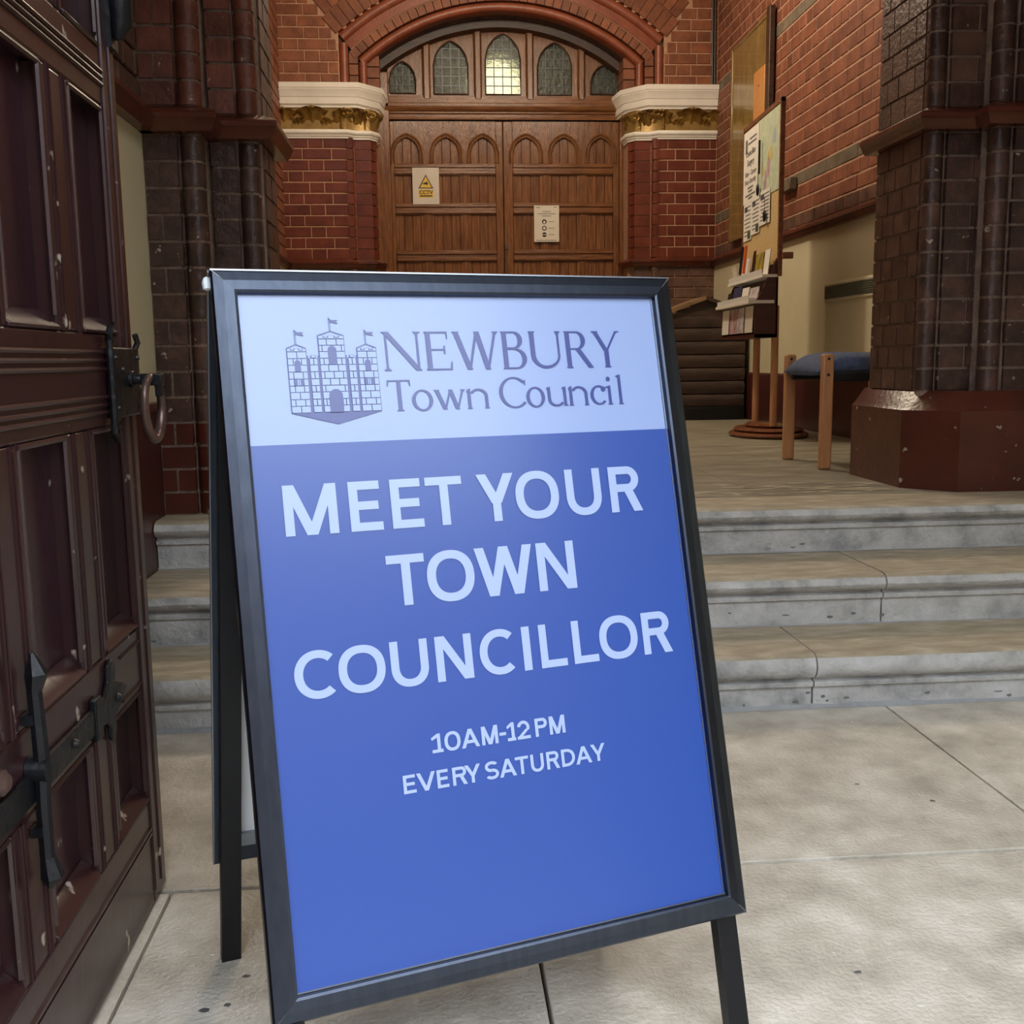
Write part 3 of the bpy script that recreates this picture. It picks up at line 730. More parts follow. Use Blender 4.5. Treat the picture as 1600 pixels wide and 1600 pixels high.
GLASS = mat('dark_leaded_glass', (120, 128, 116), (150, 156, 142), .16, scale=30, bump=.9, bscale=34, trans=.82)
GLASS.node_tree.nodes['Principled BSDF'].inputs['IOR'].default_value = 1.35
LEAD = mat('lead_came', (70, 74, 76), None, .4, .6)
def lancet(x0, x1, zb, zp, n=9):
    "pointed arch outline, counter-clockwise from bottom left"
    w = (x1-x0)/2; c = (x0+x1)/2; rise = min(w*1.35, (zp-zb)*.62); zs = zp-rise
    pts = [(x0, zb), (x1, zb)]
    for i in range(n+1):
        s_ = 1-i/n; pts.append((c+w*s_, zs+rise*(.8*math.sqrt(1-s_*s_)+.2*(1-s_))))
    for i in range(1, n+1):
        s_ = i/n; pts.append((c-w*s_, zs+rise*(.8*math.sqrt(max(0, 1-s_*s_))+.2*(1-s_))))
    return pts, zs
WIN = [(-.325, -.062, 3.14, 3.395), (.090, .378, 3.135, 3.560), (.525, .820, 3.135, 3.618), (.965, 1.255, 3.130, 3.553), (1.418, 1.680, 3.140, 3.380)]
BAY = [(FX0+.03, -.004), (.064, .426), (.494, .864), (.932, 1.301), (1.369, FX1-.03)]
names = ['far left small', 'second from left', 'tall central', 'second from right', 'far right small']
for wi, ((x0, x1, zb, zp), (b0, b1)) in enumerate(zip(WIN, BAY)):
    x0 = max(x0, b0+.015); x1 = min(x1, b1-.015)
    wn = empty('window_%d' % (wi+1), ((x0+x1)/2, YD+.05, zb), '%s pointed leaded window of the fanlight above the back doors' % names[wi], 'window', kind='structure')
    ox, oy, oz = wn.location
    out, zs = lancet(x0, x1, zb, zp)
    # oak spandrel plate with the lancet cut out
    mb = MB(); n = 18; yf, yb = YD+.028, YD+.06
    top = lambda x: AZ+math.sqrt(1.63**2-(x-AX)**2)
    zc = lambda x: (lambda s_: zs+(zp-zs)*(.8*math.sqrt(max(0, 1-s_*s_))+.2*(1-s_)))(min(1, abs(x-(x0+x1)/2)/((x1-x0)/2)))
    def strip(a, b_, f0, f1):
        vs = [(a-ox, yf-oy, f0(a)-oz), (b_-ox, yf-oy, f0(b_)-oz), (b_-ox, yf-oy, f1(b_)-oz), (a-ox, yf-oy, f1(a)-oz)]
        vs += [(v[0], yb-oy, v[2]) for v in vs]
        mb.add(vs, [(0, 1, 2, 3), (7, 6, 5, 4), (0, 4, 5, 1), (1, 5, 6, 2), (2, 6, 7, 3), (3, 7, 4, 0)])
    for i in range(n):
        a = x0+(x1-x0)*i/n; b_ = x0+(x1-x0)*(i+1)/n
        strip(a, b_, zc, lambda x: max(top(x), zc(x)+.002))
    strip(b0, x0, lambda x: 3.09, top); strip(x1, b1, lambda x: 3.09, top); strip(x0, x1, lambda x: 3.09, lambda x: zb)
    mb.build('spandrel_panel', OAK, wn)
    mb = MB(); 
    pts = [(p[0]-ox, yf-.004-oy, p[1]-oz) for p in out]
    mb.tube(pts+[pts[0]], .007, 6); mb.build('bead', OAK_D, wn, smooth=True)
    nx_ = 4; pw = (x1-x0)/nx_; ph = .074
    nz_ = int((zp-zb)/ph)+1; lead = MB()
    for i in range(nx_):
        for j in range(nz_):
            cell = [(x0+i*pw+.0035, zb+j*ph+.0035), (x0+(i+1)*pw-.0035, zb+j*ph+.0035), (x0+(i+1)*pw-.0035, zb+(j+1)*ph-.0035), (x0+i*pw+.0035, zb+(j+1)*ph-.0035)]
            q = clip_poly(cell, out)
            if len(q) >= 3:
                t = R.uniform(-.0015, .0015)
                MB().prism([(p[0]-ox, p[1]-oz) for p in q], yb-.014-oy+t, yb-.009-oy+t, axis=1).build('pane', GLASS, wn)
    for i in range(1, nx_): lead.box(x0+i*pw-.004-ox, x0+i*pw+.004-ox, yb-.018-oy, yb-.006-oy, 0, zc(x0+i*pw)-zb)
    for j in range(1, nz_):
        q = clip_poly([(x0, zb+j*ph-.004), (x1, zb+j*ph-.004), (x1, zb+j*ph+.004), (x0, zb+j*ph+.004)], out)
        if len(q) >= 3: lead.prism([(p[0]-ox, p[1]-oz) for p in q], yb-.0175-oy, yb-.0065-oy, axis=1)
    lead.build('lead_cames', LEAD, wn)
# room behind, with its globe lamp
mb = MB().box(-1.4, 2.7, 11.6, 11.7, ZU, 4.6).box(-1.4, -1.3, 9.5, 11.7, ZU, 4.6).box(2.6, 2.7, 9.5, 11.7, ZU, 4.6).box(-1.4, 2.7, 9.5, 11.7, 4.5, 4.6).box(-1.4, 2.7, 9.5, 11.7, ZU-.1, ZU)
tag(mb.build('wall_hall', mat('dim_hall_wall', (74, 66, 56), None, .8)), 'dim hall behind the leaded fanlight', 'wall', kind='structure')
gl = empty('globe_lamp', (.70, 10.3, 3.45), 'glowing opal globe lamp glimpsed through the central leaded window', 'lamp')
MB().lathe([(.001, -.22)]+[(.22*math.cos(a), .22*math.sin(a)) for a in [(-.45+.9*i/12)*PI for i in range(13)]]+[(.001, .22)], seg=20).build('globe', mat('opal_glass_lit', (255, 236, 200), None, .4, emit=9), gl, smooth=True)
MB().tube([(0, 0, .21), (0, 0, 1.04)], .008, 8).build('rod', BRONZE, gl)

# ---- double doors of oak: each leaf three columns of boarded panels
COLS = ((-.260, -.045), (.070, .290), (.385, .600)), ((.745, .975), (1.075, 1.295), (1.395, 1.612))
LEAF = ((FX0+.035, .660), (.668, FX1-.035))
ROWS = [(2.247, 2.475), (1.855, 2.150), (1.440, 1.755), (1.02, 1.34), (.60, .92)]
_bm = {}
def board(w, h, m_):
    k = (round(w, 3), round(h, 3))
    if k not in _bm:
        c = .004; x, z = w/2, h/2; mb = MB()
        v = [(-x, .012, -z), (x, .012, -z), (x, .012, z), (-x, .012, z), (-x, c, -z), (x, c, -z), (x, c, z), (-x, c, z), (-x+c, 0, -z), (x-c, 0, -z), (x-c, 0, z), (-x+c, 0, z)]
        mb.add(v, [(3, 2, 1, 0), (4, 5, 9, 8), (5, 6, 10, 9), (6, 7, 11, 10), (7, 4, 8, 11), (8, 9, 10, 11), (0, 1, 5, 4), (1, 2, 6, 5), (2, 3, 7, 6), (3, 0, 4, 7)]); _bm[k] = mb.mesh('board', m_)
    return _bm[k]
for di in (0, 1):
    x0, x1 = LEAF[di]
    dr = empty('door_%d' % (di+2), (x0 if di == 0 else x1, YD, ZU), '%s leaf of the varnished oak double doors at the back of the lobby' % ('left' if di == 0 else 'right'), 'door', kind='structure')
    ox, oy, oz = dr.location
    L_ = lambda mb: [mb.v.__setitem__(i, (v[0]-ox, v[1]-oy, v[2]-oz)) for i, v in enumerate(mb.v)] and mb
    L_(MB().box(x0, x1, YD+.045, YD+.07, ZU+.01, 2.915)).build('back_board', OAK_D, dr)
    cs = COLS[di]
    edges = [x0]+[e for c in cs for e in c]+[x1]
    for i in (0, 6): L_(MB().box(edges[i], edges[i+1], YD+.018, YD+.05, ZU+.01, 2.915)).build('stile', OAK, dr, bevel=.004)
    for i in (2, 4):     # muntins below the arched row: two slim strips and a groove
        L_(MB().box(edges[i], edges[i+1], YD+.028, YD+.05, ZU+.01, 2.70)).build('muntin', OAK, dr, bevel=.003)
        L_(MB().box(edges[i]+.028, edges[i+1]-.028, YD+.020, YD+.03, ZU+.01, 2.57)).build('muntin_strip', OAK, dr, bevel=.003)
    zr = [2.475, 2.247, 2.150, 1.855, 1.755, 1.44, 1.34, 1.02, .92, .60]
    for ra, rb in ((2.572, 2.475), (2.247, 2.150), (1.855, 1.755), (1.44, 1.34), (1.02, .92), (.60, ZU+.01)):
        w0, w1 = edges[1], edges[6]
        L_(MB().box(w0, w1, YD+.016, YD+.05, rb, ra)).build('rail', OAKH, dr, bevel=.004)
        h = ra-rb
        L_(MB().box(w0, w1, YD+.004, YD+.02, rb+h*.62, ra-h*.10)).build('rail_moulding', OAKH, dr, bevel=.006)
        L_(MB().box(w0, w1, YD+.004, YD+.02, rb+h*.08, rb+h*.40)).build('rail_moulding', OAKH, dr, bevel=.006)
    for (c0, c1) in cs:
        bw = (c1-c0)/3
        for (r0, r1) in ROWS+[(2.572, 2.80)]:
            for b_ in range(3):
                hh = r1-r0
                if r1 == 2.80: hh = (.20 if b_ != 1 else .228)
                link_copy('board', board(bw-.002, hh, OAK), dr, (c0+bw*(b_+.5)-ox, YD+.034-oy, r0+hh/2-oz))
    # arched top plate
    mb = MB(); n = 14
    def st2(a, b_, f0a, f0b, f1):
        vs = [(a, YD+.018, f0a), (b_, YD+.018, f0b), (b_, YD+.018, f1), (a, YD+.018, f1)]; vs += [(v[0], YD+.05, v[2]) for v in vs]
        mb.add(vs, [(0, 1, 2, 3), (7, 6, 5, 4), (0, 4, 5, 1), (1, 5, 6, 2), (2, 6, 7, 3), (3, 7, 4, 0)])
    for (c0, c1) in cs:
        c = (c0+c1)/2; w = (c1-c0)/2-.005; zz = lambda x: 2.665+.125*(lambda s_: .8*math.sqrt(max(0, 1-s_*s_))+.2*(1-s_))(min(1, abs(x-c)/w))
        for i in range(n):
            a = c0+(c1-c0)*i/n; b_ = c0+(c1-c0)*(i+1)/n; st2(a, b_, zz(a), zz(b_), 2.915)
    for i in (2, 4): st2(edges[i], edges[i+1], 2.57, 2.57, 2.915)
    L_(mb).build('arched_head_panel', OAK, dr)
    for (c0, c1) in cs:
        c = (c0+c1)/2; mb = MB()
        for off, rad in ((.0, .008), (.022, .010)):
            w = (c1-c0)/2+off; pts = [(c-w, YD+.016, 2.575), (c-w, YD+.016, 2.62), (c-w, YD+.016, 2.665)]
            for i in range(-8, 9):
                s_ = i/8; pts.append((c+w*s_, YD+.016, 2.665+(.125+off)*(.8*math.sqrt(1-s_*s_)+.2*(1-abs(s_)))))
            pts += [(c+w, YD+.016, 2.62), (c+w, YD+.016, 2.575)]
            mb.tube(pts, rad, 6)
        L_(mb).build('hood_mould', OAK, dr, smooth=True)
    if di == 1:
        L_(MB().box(.675, .700, YD-.004, YD+.02, 1.86, 1.90).box(.684, .690, YD-.004, YD+.012, 1.65, 1.86)).build('bolt', BRONZE, dr)
# notices on the doors
def sheet(name, x0, x1, z0, z1, y, m_, label, cat, th=.002):
    e = empty(name, ((x0+x1)/2, y, (z0+z1)/2), label, cat)
    MB().box(-(x1-x0)/2, (x1-x0)/2, 0, th, -(z1-z0)/2, (z1-z0)/2).build('sheet', m_, e); return e
PLAST = mat('glossy_laminated_paper', (206, 196, 184), (214, 206, 194), .12, scale=9, bump=.6, bscale=14)
cv = sheet('warning_notice', -.11, .115, 2.233, 2.534, YD-.003, PLAST, 'laminated notice with a yellow warning triangle on the left back door', 'notice', .003)
MB().prism([(-.063, -.02), (.063, -.02), (.0, .095)], -.0012, 0, axis=1).build('triangle_border', INK, cv)
MB().prism([(-.050, -.013), (.050, -.013), (.0, .080)], -.0018, -.001, axis=1).build('triangle', YELLOW, cv)
MB().prism([(-.034, .018), (.012, .036), (.018, .018), (.014, .008), (.0, .012)], -.0026, -.0018, axis=1).build('camera_symbol', INK, cv)
MB().box(-.063, .06, -.0012, 0, -.095, -.03).build('yellow_strip', YELLOW, cv)
o = link_copy('lettering', text_mesh('CCTV', .044, INK, .001), cv, (0, -.0018, -.066), (PI/2, 0, 0))
MB().box(-.052, .05, -.0018, 0, -.086, -.076).build('text_line', INK, cv)
nt = sheet('white_notice', .922, 1.138, 1.918, 2.222, YD-.003, PAPER2, 'white notice with three round black symbols on the right back door', 'notice')
for (a, b_, z) in ((-.035, .035, .098), (-.075, .075, .080), (-.04, .04, .062), (-.09, -.055, .132), (.06, .088, .135), (-.09, .085, -.142)): MB().box(a, b_, -.001, 0, z, z+.005).build('text_line', GREYINK, nt)
for k, z in enumerate((.016, -.038, -.092)):
    n = 20; c = -.02; mb = MB()
    o_ = [(c+.020*math.cos(2*PI*i/n), z+.020*math.sin(2*PI*i/n)) for i in range(n)]
    mb.prism(o_, -.001, 0, axis=1); mb.build('symbol_disc', INK, nt)
    if k < 2: MB().prism([(c+.012*math.cos(2*PI*i/n)*(1 if k else .8), z-(0 if k else .004)+.012*math.sin(2*PI*i/n)) for i in range(n)], -.0018, -.001, axis=1).build('symbol', PAPER2, nt)
    else: MB().box(c-.02, c+.02, -.0018, -.001, z-.003, z+.003).build('symbol', PAPER2, nt)
    MB().box(.015, .065, -.001, 0, z-.002, z+.002).build('text_line', GREYINK, nt)
# cable beside the back corner and white dotted strip
mb = MB().tube([(2.355, YB-.012, 3.10), (2.352, YB-.012, 4.4)], .008, 8).tube([(2.375, YB-.012, 3.10), (2.372, YB-.012, 4.4)], .006, 8)
tag(mb.build('wall_cable', BLACK, smooth=True), 'pair of thin dark cables running up the back wall in the right corner', 'cable')
ch = empty('door_chain', (1.752, YB+.20, 1.93), 'short pale dotted strip on the jamb right of the back doors', 'chain')
for k in range(9): MB().lathe([(.001, -.008), (.009, -.004), (.009, .004), (.001, .008)], (0, 0, k*.027), 8).build('link', mat('pale_metal', (220, 214, 200), None, .3, .5), ch, smooth=True)  # row of small beads for the white dots
# ============================================================ OPEN FRONT DOOR (left foreground)
XD = -.49
dn = empty('door_1', (XD-.03, .65, 0), 'open maroon gloss painted panelled door with black iron fittings at the left', 'door', kind='structure')
def dbox(nm, y0, y1, z0, z1, x0=XD-.03, x1=XD, m_=DOORP, bevel=.004):
    return MB().box(x0, x1, y0, y1, z0, z1).build(nm, m_, dn, bevel=bevel, world=True)
MB().box(XD-.055, XD-.034, .66, 1.79, .012, 2.3).build('door_core', DOORPAN, dn, world=True)
YC = [(.65, .75), (.91, 1.02), (1.18, 1.288), (1.460, 1.565), (1.722, 1.80)]
ZR = [(.008, .192), (.387, .492), (.827, .966), (1.310, 1.397), (2.15, 2.30)]
for (a, b_) in (YC[0], YC[4]): dbox('stile', a, b_, .008, 2.30)
for (a, b_) in ZR: dbox('rail', YC[0][1], YC[4][0], a, b_, x1=XD-.0005)
for (a, b_) in YC[1:4]:
    for (z0, z1) in zip([q[1] for q in ZR[:-1]], [q[0] for q in ZR[1:]]): dbox('muntin', a, b_, z0, z1, x1=XD-.001)
for i in range(4):
    y0, y1 = YC[i][1], YC[i+1][0]
    for j in range(4):
        z0, z1 = ZR[j][1], ZR[j+1][0]
        MB().box(XD-.034, XD-.026, y0, y1, z0, z1).build('panel', DOORPAN, dn, world=True)
        mb = MB(); mb.prism([(XD-.026, z0), (XD-.001, z0), (XD+.003, z0+.004), (XD-.004, z0+.010), (XD-.020, z0+.026), (XD-.026, z0+.028)], y0, y1, axis=1)
        # swap: prism axis 1 uses (x, a, z)
        mb.build('sill_moulding', DOORP, dn, world=True, bevel=.0015)
        mb = MB()
        for yy in (y0+.004, y1-.004): mb.tube([(XD-.004, yy, z0+.02), (XD-.004, yy, z1)], .0045, 6)
        mb.tube([(XD-.004, y0, z1-.004), (XD-.004, y1, z1-.004)], .0045, 6)
        mb.build('panel_bead', DOORP, dn, world=True, smooth=True)
# reeding on muntins, stile and rails
mb = MB()
for (a, b_) in YC[1:4]:
    c = (a+b_)/2
    for (z0, z1) in zip([q[1] for q in ZR[:-1]], [q[0] for q in ZR[1:]]):
        for dy in (-.034, -.026, .026, .034): mb.tube([(XD-.0005, c+dy, z0), (XD-.0005, c+dy, z1)], .0022, 5)
mb.build('muntin_reeds', DOORP, dn, world=True, smooth=True)
mb = MB()
for z in (.9385, .926, .914, .872, .860, .849): mb.tube([(XD, .66, z), (XD, 1.722, z)], .0035, 6)
for z in (1.362, 1.352, 1.342): mb.tube([(XD, .66, z), (XD, 1.722, z)], .004, 6)
mb.build('rail_reeds', DOORP, dn, world=True, smooth=True)
mb = MB()
for z in (.134, .143): mb.box(XD-.001, XD+.003, .66, 1.722, z-.0022, z+.0022)
mb.tube([(XD, 1.768, .03), (XD, 1.768, 2.3)], .003, 6); mb.tube([(XD, 1.728, .03), (XD, 1.728, 2.3)], .0035, 6)
for z in (.400, .470): mb.tube([(XD, 1.62, z), (XD, 1.722, z)], .003, 6)
mb.build('stile_beads', DOORP, dn, world=True, smooth=True)
# lock plate
lp = MB(); lp.box(XD, XD+.010, 1.648, 1.80, .838, .946); lp.build('lock_plate', IRON, dn, world=True, bevel=.003)
mb = MB()
pts = [(XD+.008, 1.648, .815+.152*i/16) for i in range(17)]
mb.tube(pts, [.004+.0035*abs(math.sin(i*1.35)) for i in range(17)], 8)
mb.tube([(XD+.008, 1.648, .955), (XD+.010, 1.640, .965), (XD+.010, 1.650, .975), (XD+.008, 1.657, .966)], .005, 8)
mb.tube([(XD+.008, 1.648, .826), (XD+.010, 1.640, .816), (XD+.010, 1.650, .806), (XD+.008, 1.657, .814)], .005, 8)
mb.tube([(XD+.006, 1.792, .944), (XD+.010, 1.796, .955), (XD+.008, 1.790, .968)], .005, 8)
for (y, z) in ((1.665, .93), (1.785, .93), (1.665, .853), (1.785, .853), (1.70, .912)): mb.lathe([(.001, 0), (.005, 0), (.004, .003), (.001, .0045)], (0, 0, 0), 8) if False else mb.tube([(XD+.009, y, z), (XD+.014, y, z)], [.005, .003], 8)
mb.build('plate_edging', IRON, dn, world=True, smooth=True)
mb = MB()
mb.tube([(XD+.008, 1.742, .896), (XD+.016, 1.742, .896)], .014, 14); mb.tube([(XD+.014, 1.742, .896), (XD+.032, 1.745, .896)], .0085, 10)
mb.box(XD+.026, XD+.060, 1.735, 1.757, .886, .905); mb.box(XD+.048, XD+.058, 1.737, 1.755, .868, .905)
rg = mb.build('ring_staple', IRON, dn, world=True, bevel=.002)
pts = [(XD+.043+.004*math.sin(t), 1.742+.037*math.sin(t)*(1+.12*math.cos(t)), .850+.050*math.cos(t)) for t in [2*PI*i/36 for i in range(37)]]
rm = MB().tube(pts, [.0062+.0022*(1-math.cos(2*PI*i/36))/2 for i in range(37)], 10, cap=False); rm.build('ring_handle', BRONZE, dn, world=True, smooth=True)
# strap with fleur end
mb = MB(); mb.box(XD, XD+.007, .70, 1.49, .402, .440); mb.box(XD, XD+.010, 1.465, 1.492, .392, .452)
mb.build('iron_strap', IRON, dn, world=True, bevel=.002)
fp = [(1.49, .402), (1.52, .400), (1.535, .388), (1.535, .370), (1.55, .362), (1.562, .376), (1.558, .396), (1.60, .410), (1.625, .425), (1.60, .438), (1.565, .446), (1.575, .470), (1.560, .486), (1.542, .480), (1.538, .456), (1.52, .442), (1.49, .440)]
mb = MB(); mb.prism(fp, XD, XD+.007, axis=0); mb.build('strap_finial', IRON, dn, world=True, bevel=.002)
mb = MB()
for y in (1.10, 1.38, 1.575): mb.tube([(XD+.006, y, .421), (XD+.013, y, .421)], [.008, .004], 8)
mb.build('strap_studs', IRON, dn, world=True, smooth=True)
# vertical espagnolette bolt with spear ends
mb = MB(); mb.tube([(XD+.014, 1.240, .325), (XD+.014, 1.240, .40), (XD+.016, 1.240, .45), (XD+.014, 1.240, .545)], [.0085, .009, .010, .0085], 8)
mb.tube([(XD+.014, 1.240, .290), (XD+.018, 1.240, .305), (XD+.014, 1.240, .330)], [.003, .014, .009], 6); mb.tube([(XD+.014, 1.240, .540), (XD+.018, 1.240, .560), (XD+.014, 1.240, .585)], [.009, .014, .003], 6)
mb.tube([(XD+.0, 1.240, .442), (XD+.024, 1.240, .442)], .016, 10); mb.box(XD, XD+.014, 1.228, 1.252, .36, .372); mb.box(XD, XD+.014, 1.228, 1.252, .50, .512)
mb.build('bolt_bar', IRON, dn, world=True, smooth=True)
MB().tube([(XD, 1.150, .462), (XD+.008, 1.150, .462), (XD+.014, 1.15, .462)], [.016, .015, .008], 12).build('bolt_knob', BRONZE, dn, world=True, smooth=True)
# upper knocker-like bolt case
mb = MB(); mb.tube([(XD+.012, 1.782, 1.425), (XD+.018, 1.782, 1.445), (XD+.018, 1.782, 1.50), (XD+.018, 1.782, 1.60), (XD+.012, 1.782, 1.62)], [.008, .019, .022, .020, .008], 12)
mb.box(XD, XD+.008, 1.765, 1.80, 1.41, 1.64); mb.build('upper_bolt', IRON, dn, world=True, smooth=True)

# ============================================================ A-BOARD
sg = empty('a_board_sign', (-.26, 1.3115, 0), 'black framed A-board sign with blue poster reading MEET YOUR TOWN COUNCILLOR on the floor', 'sign', rz=math.atan2(.3045, .9525))
H0 = 1.033
def leaf_empty_mat(tilt, y0, back=False):
    "matrix: local x across, local -y towards viewer of that leaf, local z up along leaf, origin at its top outer left"
    return Matrix.Translation((0, y0, H0)) @ Matrix.Rotation(tilt, 4, 'X')
T1 = math.radians(-14.55)
M1 = leaf_empty_mat(-T1*-1, 0)     # front leaf: going down means towards -y
def place(o, M): 
    o.matrix_local = M; return o
def mk(mb, nm, m_, M, bevel=0, par=None, smooth=False):
    o = mb.build(nm, m_, sg if par is None else par, bevel=bevel, smooth=smooth)
    if par is None: o.matrix_local = M
    return o
Wd, Hd, BR = .634, .884, .030
def frame(M, flip, names=''):
    """snap frame: four mitred rails with a bevelled face"""
    pf = [(0, .022), (0, .007), (.0025, .0042), (.014, .0008), (.026, -.0012), (.0292, -.0002), (.030, .004), (.030, .022)]   # (in from edge, y)
    s_ = -1 if flip else 1
    cor = [(0, 0), (Wd, 0), (Wd, -Hd), (0, -Hd)]; ins = [(1, -1), (-1, -1), (-1, 1), (1, 1)]
    for k in range(4):
        a, b_ = k, (k+1) % 4; vs = []
        for c in (a, b_):
            for (q, y) in pf: vs.append((cor[c][0]+ins[c][0]*q, (y if not flip else .022-y), cor[c][1]+ins[c][1]*q))
        n = len(pf); fs = [(j, (j+1) % n, n+(j+1) % n, n+j) for j in range(n)]+[tuple(range(n)), tuple(range(n, 2*n))[::-1]]
        o = mk(MB().add(vs, fs), 'frame_rail', ALU, M)
        # hairline bright mitre and inner lip
    for c in range(4):
        vs = MB(); cx, cz = cor[c]; ix, iz = ins[c]
        vs.tube([(cx+ix*.001, (.0045 if not flip else .0175), cz+iz*.001), (cx+ix*.010, (.0016 if not flip else .0204), cz+iz*.010), (cx+ix*.029, (-.0006 if not flip else .0226), cz+iz*.029)], .0005, 4)
        mk(vs, 'mitre_joint', ALU_E, M)
Mf = Matrix.Translation((0, 0, H0)) @ Matrix.Rotation(-math.radians(14.55), 4, 'X')
Mr = Matrix.Translation((0, .026, H0)) @ Matrix.Rotation(math.radians(1.0), 4, 'Y') @ Matrix.Rotation(math.radians(13.0), 4, 'X')
frame(Mf, False); frame(Mr, True)
# legs behind each leaf
for M, y0 in ((Mf, .022), (Mr, -.020)):
    for x in (.008, Wd-.038):
        mk(MB().box(x, x+.030, y0, y0+.020, -1.064 if M is Mf else -1.058, -.02), 'leg', LEGM, M, bevel=.0015)
mk(MB().box(BR-.004, Wd-.030+.004, .010, .020, -Hd+.026, -.026), 'backing_board', WHITEPVC, Mf)
mk(MB().box(BR-.004, Wd-.030+.004, .0, .010, -Hd+.026, -.026), 'backing_board', WHITEPVC, Mr)
mk(MB().box(BR, Wd-BR, -.006, .0, -Hd+.030, -Hd+.052), 'rear_lip', ALU_E, Mr)
mk(MB().tube([(.012, .012, -.006), (Wd-.012, .012, -.006)], .007, 10), 'hinge_rod', ALU, Mf, smooth=True)
# bright worn corner and rim lines
mb = MB(); mb.box(0, Wd, .004, .0215, -.0012, .0008); mk(mb, 'top_edge_strip', ALU_E, Mf)
mb = MB(); mb.box(-.0008, .0008, -.001, .006, -Hd, -.0); mk(mb, 'side_edge_strip', ALU_E, Mr)
mb = MB()
for M_ in (0,): mb.box(Wd-BR-.0035, Wd-BR-.0022, .006, .009, -Hd+BR, -BR).box(BR, Wd-BR, .0055, .0085, -Hd+BR+.0006, -Hd+BR+.002)
mk(mb, 'cover_edge', ALU_E, Mf)
MB_ = MB().lathe([(.001, -.010), (.005, -.008), (.006, .0), (.004, .006), (.001, .008)], (0, 0, 0), 8)
o = mk(MB_, 'corner_cap', mat('chipped_clear_plastic', (226, 232, 236), None, .2), Mf, smooth=True); o.matrix_local = Mf @ Matrix.Translation((-.003, .020, -.012))
# poster: origin top-left of the visible sheet, millimetres
px0, pz0, py = BR, -BR, .0075
def PM(x, y): return (px0+x/1000, pz0-y/1000)
PW, PH = 574, 824
po = MB()
def prect(mb, x0, y0, x1, y1, lay=0, mi=0):
    a, b_ = PM(x0, y0), PM(x1, y1); yy = py-.0009*lay-6e-6*(len(mb.f) % 140)
    return mb.add([(a[0], yy, a[1]), (b_[0], yy, a[1]), (b_[0], yy, b_[1]), (a[0], yy, b_[1])], [(0, 3, 2, 1)], mi)
ap_, bp_ = PM(-2, -2), PM(PW+2, PH+2)
po.box(ap_[0], bp_[0], py+.0002, py+.0008, bp_[1], PM(0, 187)[1], 1); po.box(ap_[0], bp_[0], py+.0002, py+.0008, PM(0, 187)[1], ap_[1], 0)
poster = mk(po, 'poster', [P_PALE, P_BLUE], Mf)
def ppoly(mb, pts, lay):
    n = len(pts); q = [PM(*p) for p in pts]; yy = py-.0009*lay-6e-6*(len(mb.f) % 140)
    ar = sum(q[i][0]*q[(i+1) % n][1]-q[(i+1) % n][0]*q[i][1] for i in range(n))
    if ar < 0: q = q[::-1]
    return mb.add([(a[0], yy, a[1]) for a in q], [tuple(range(n))])
def ptr(mb): return mb
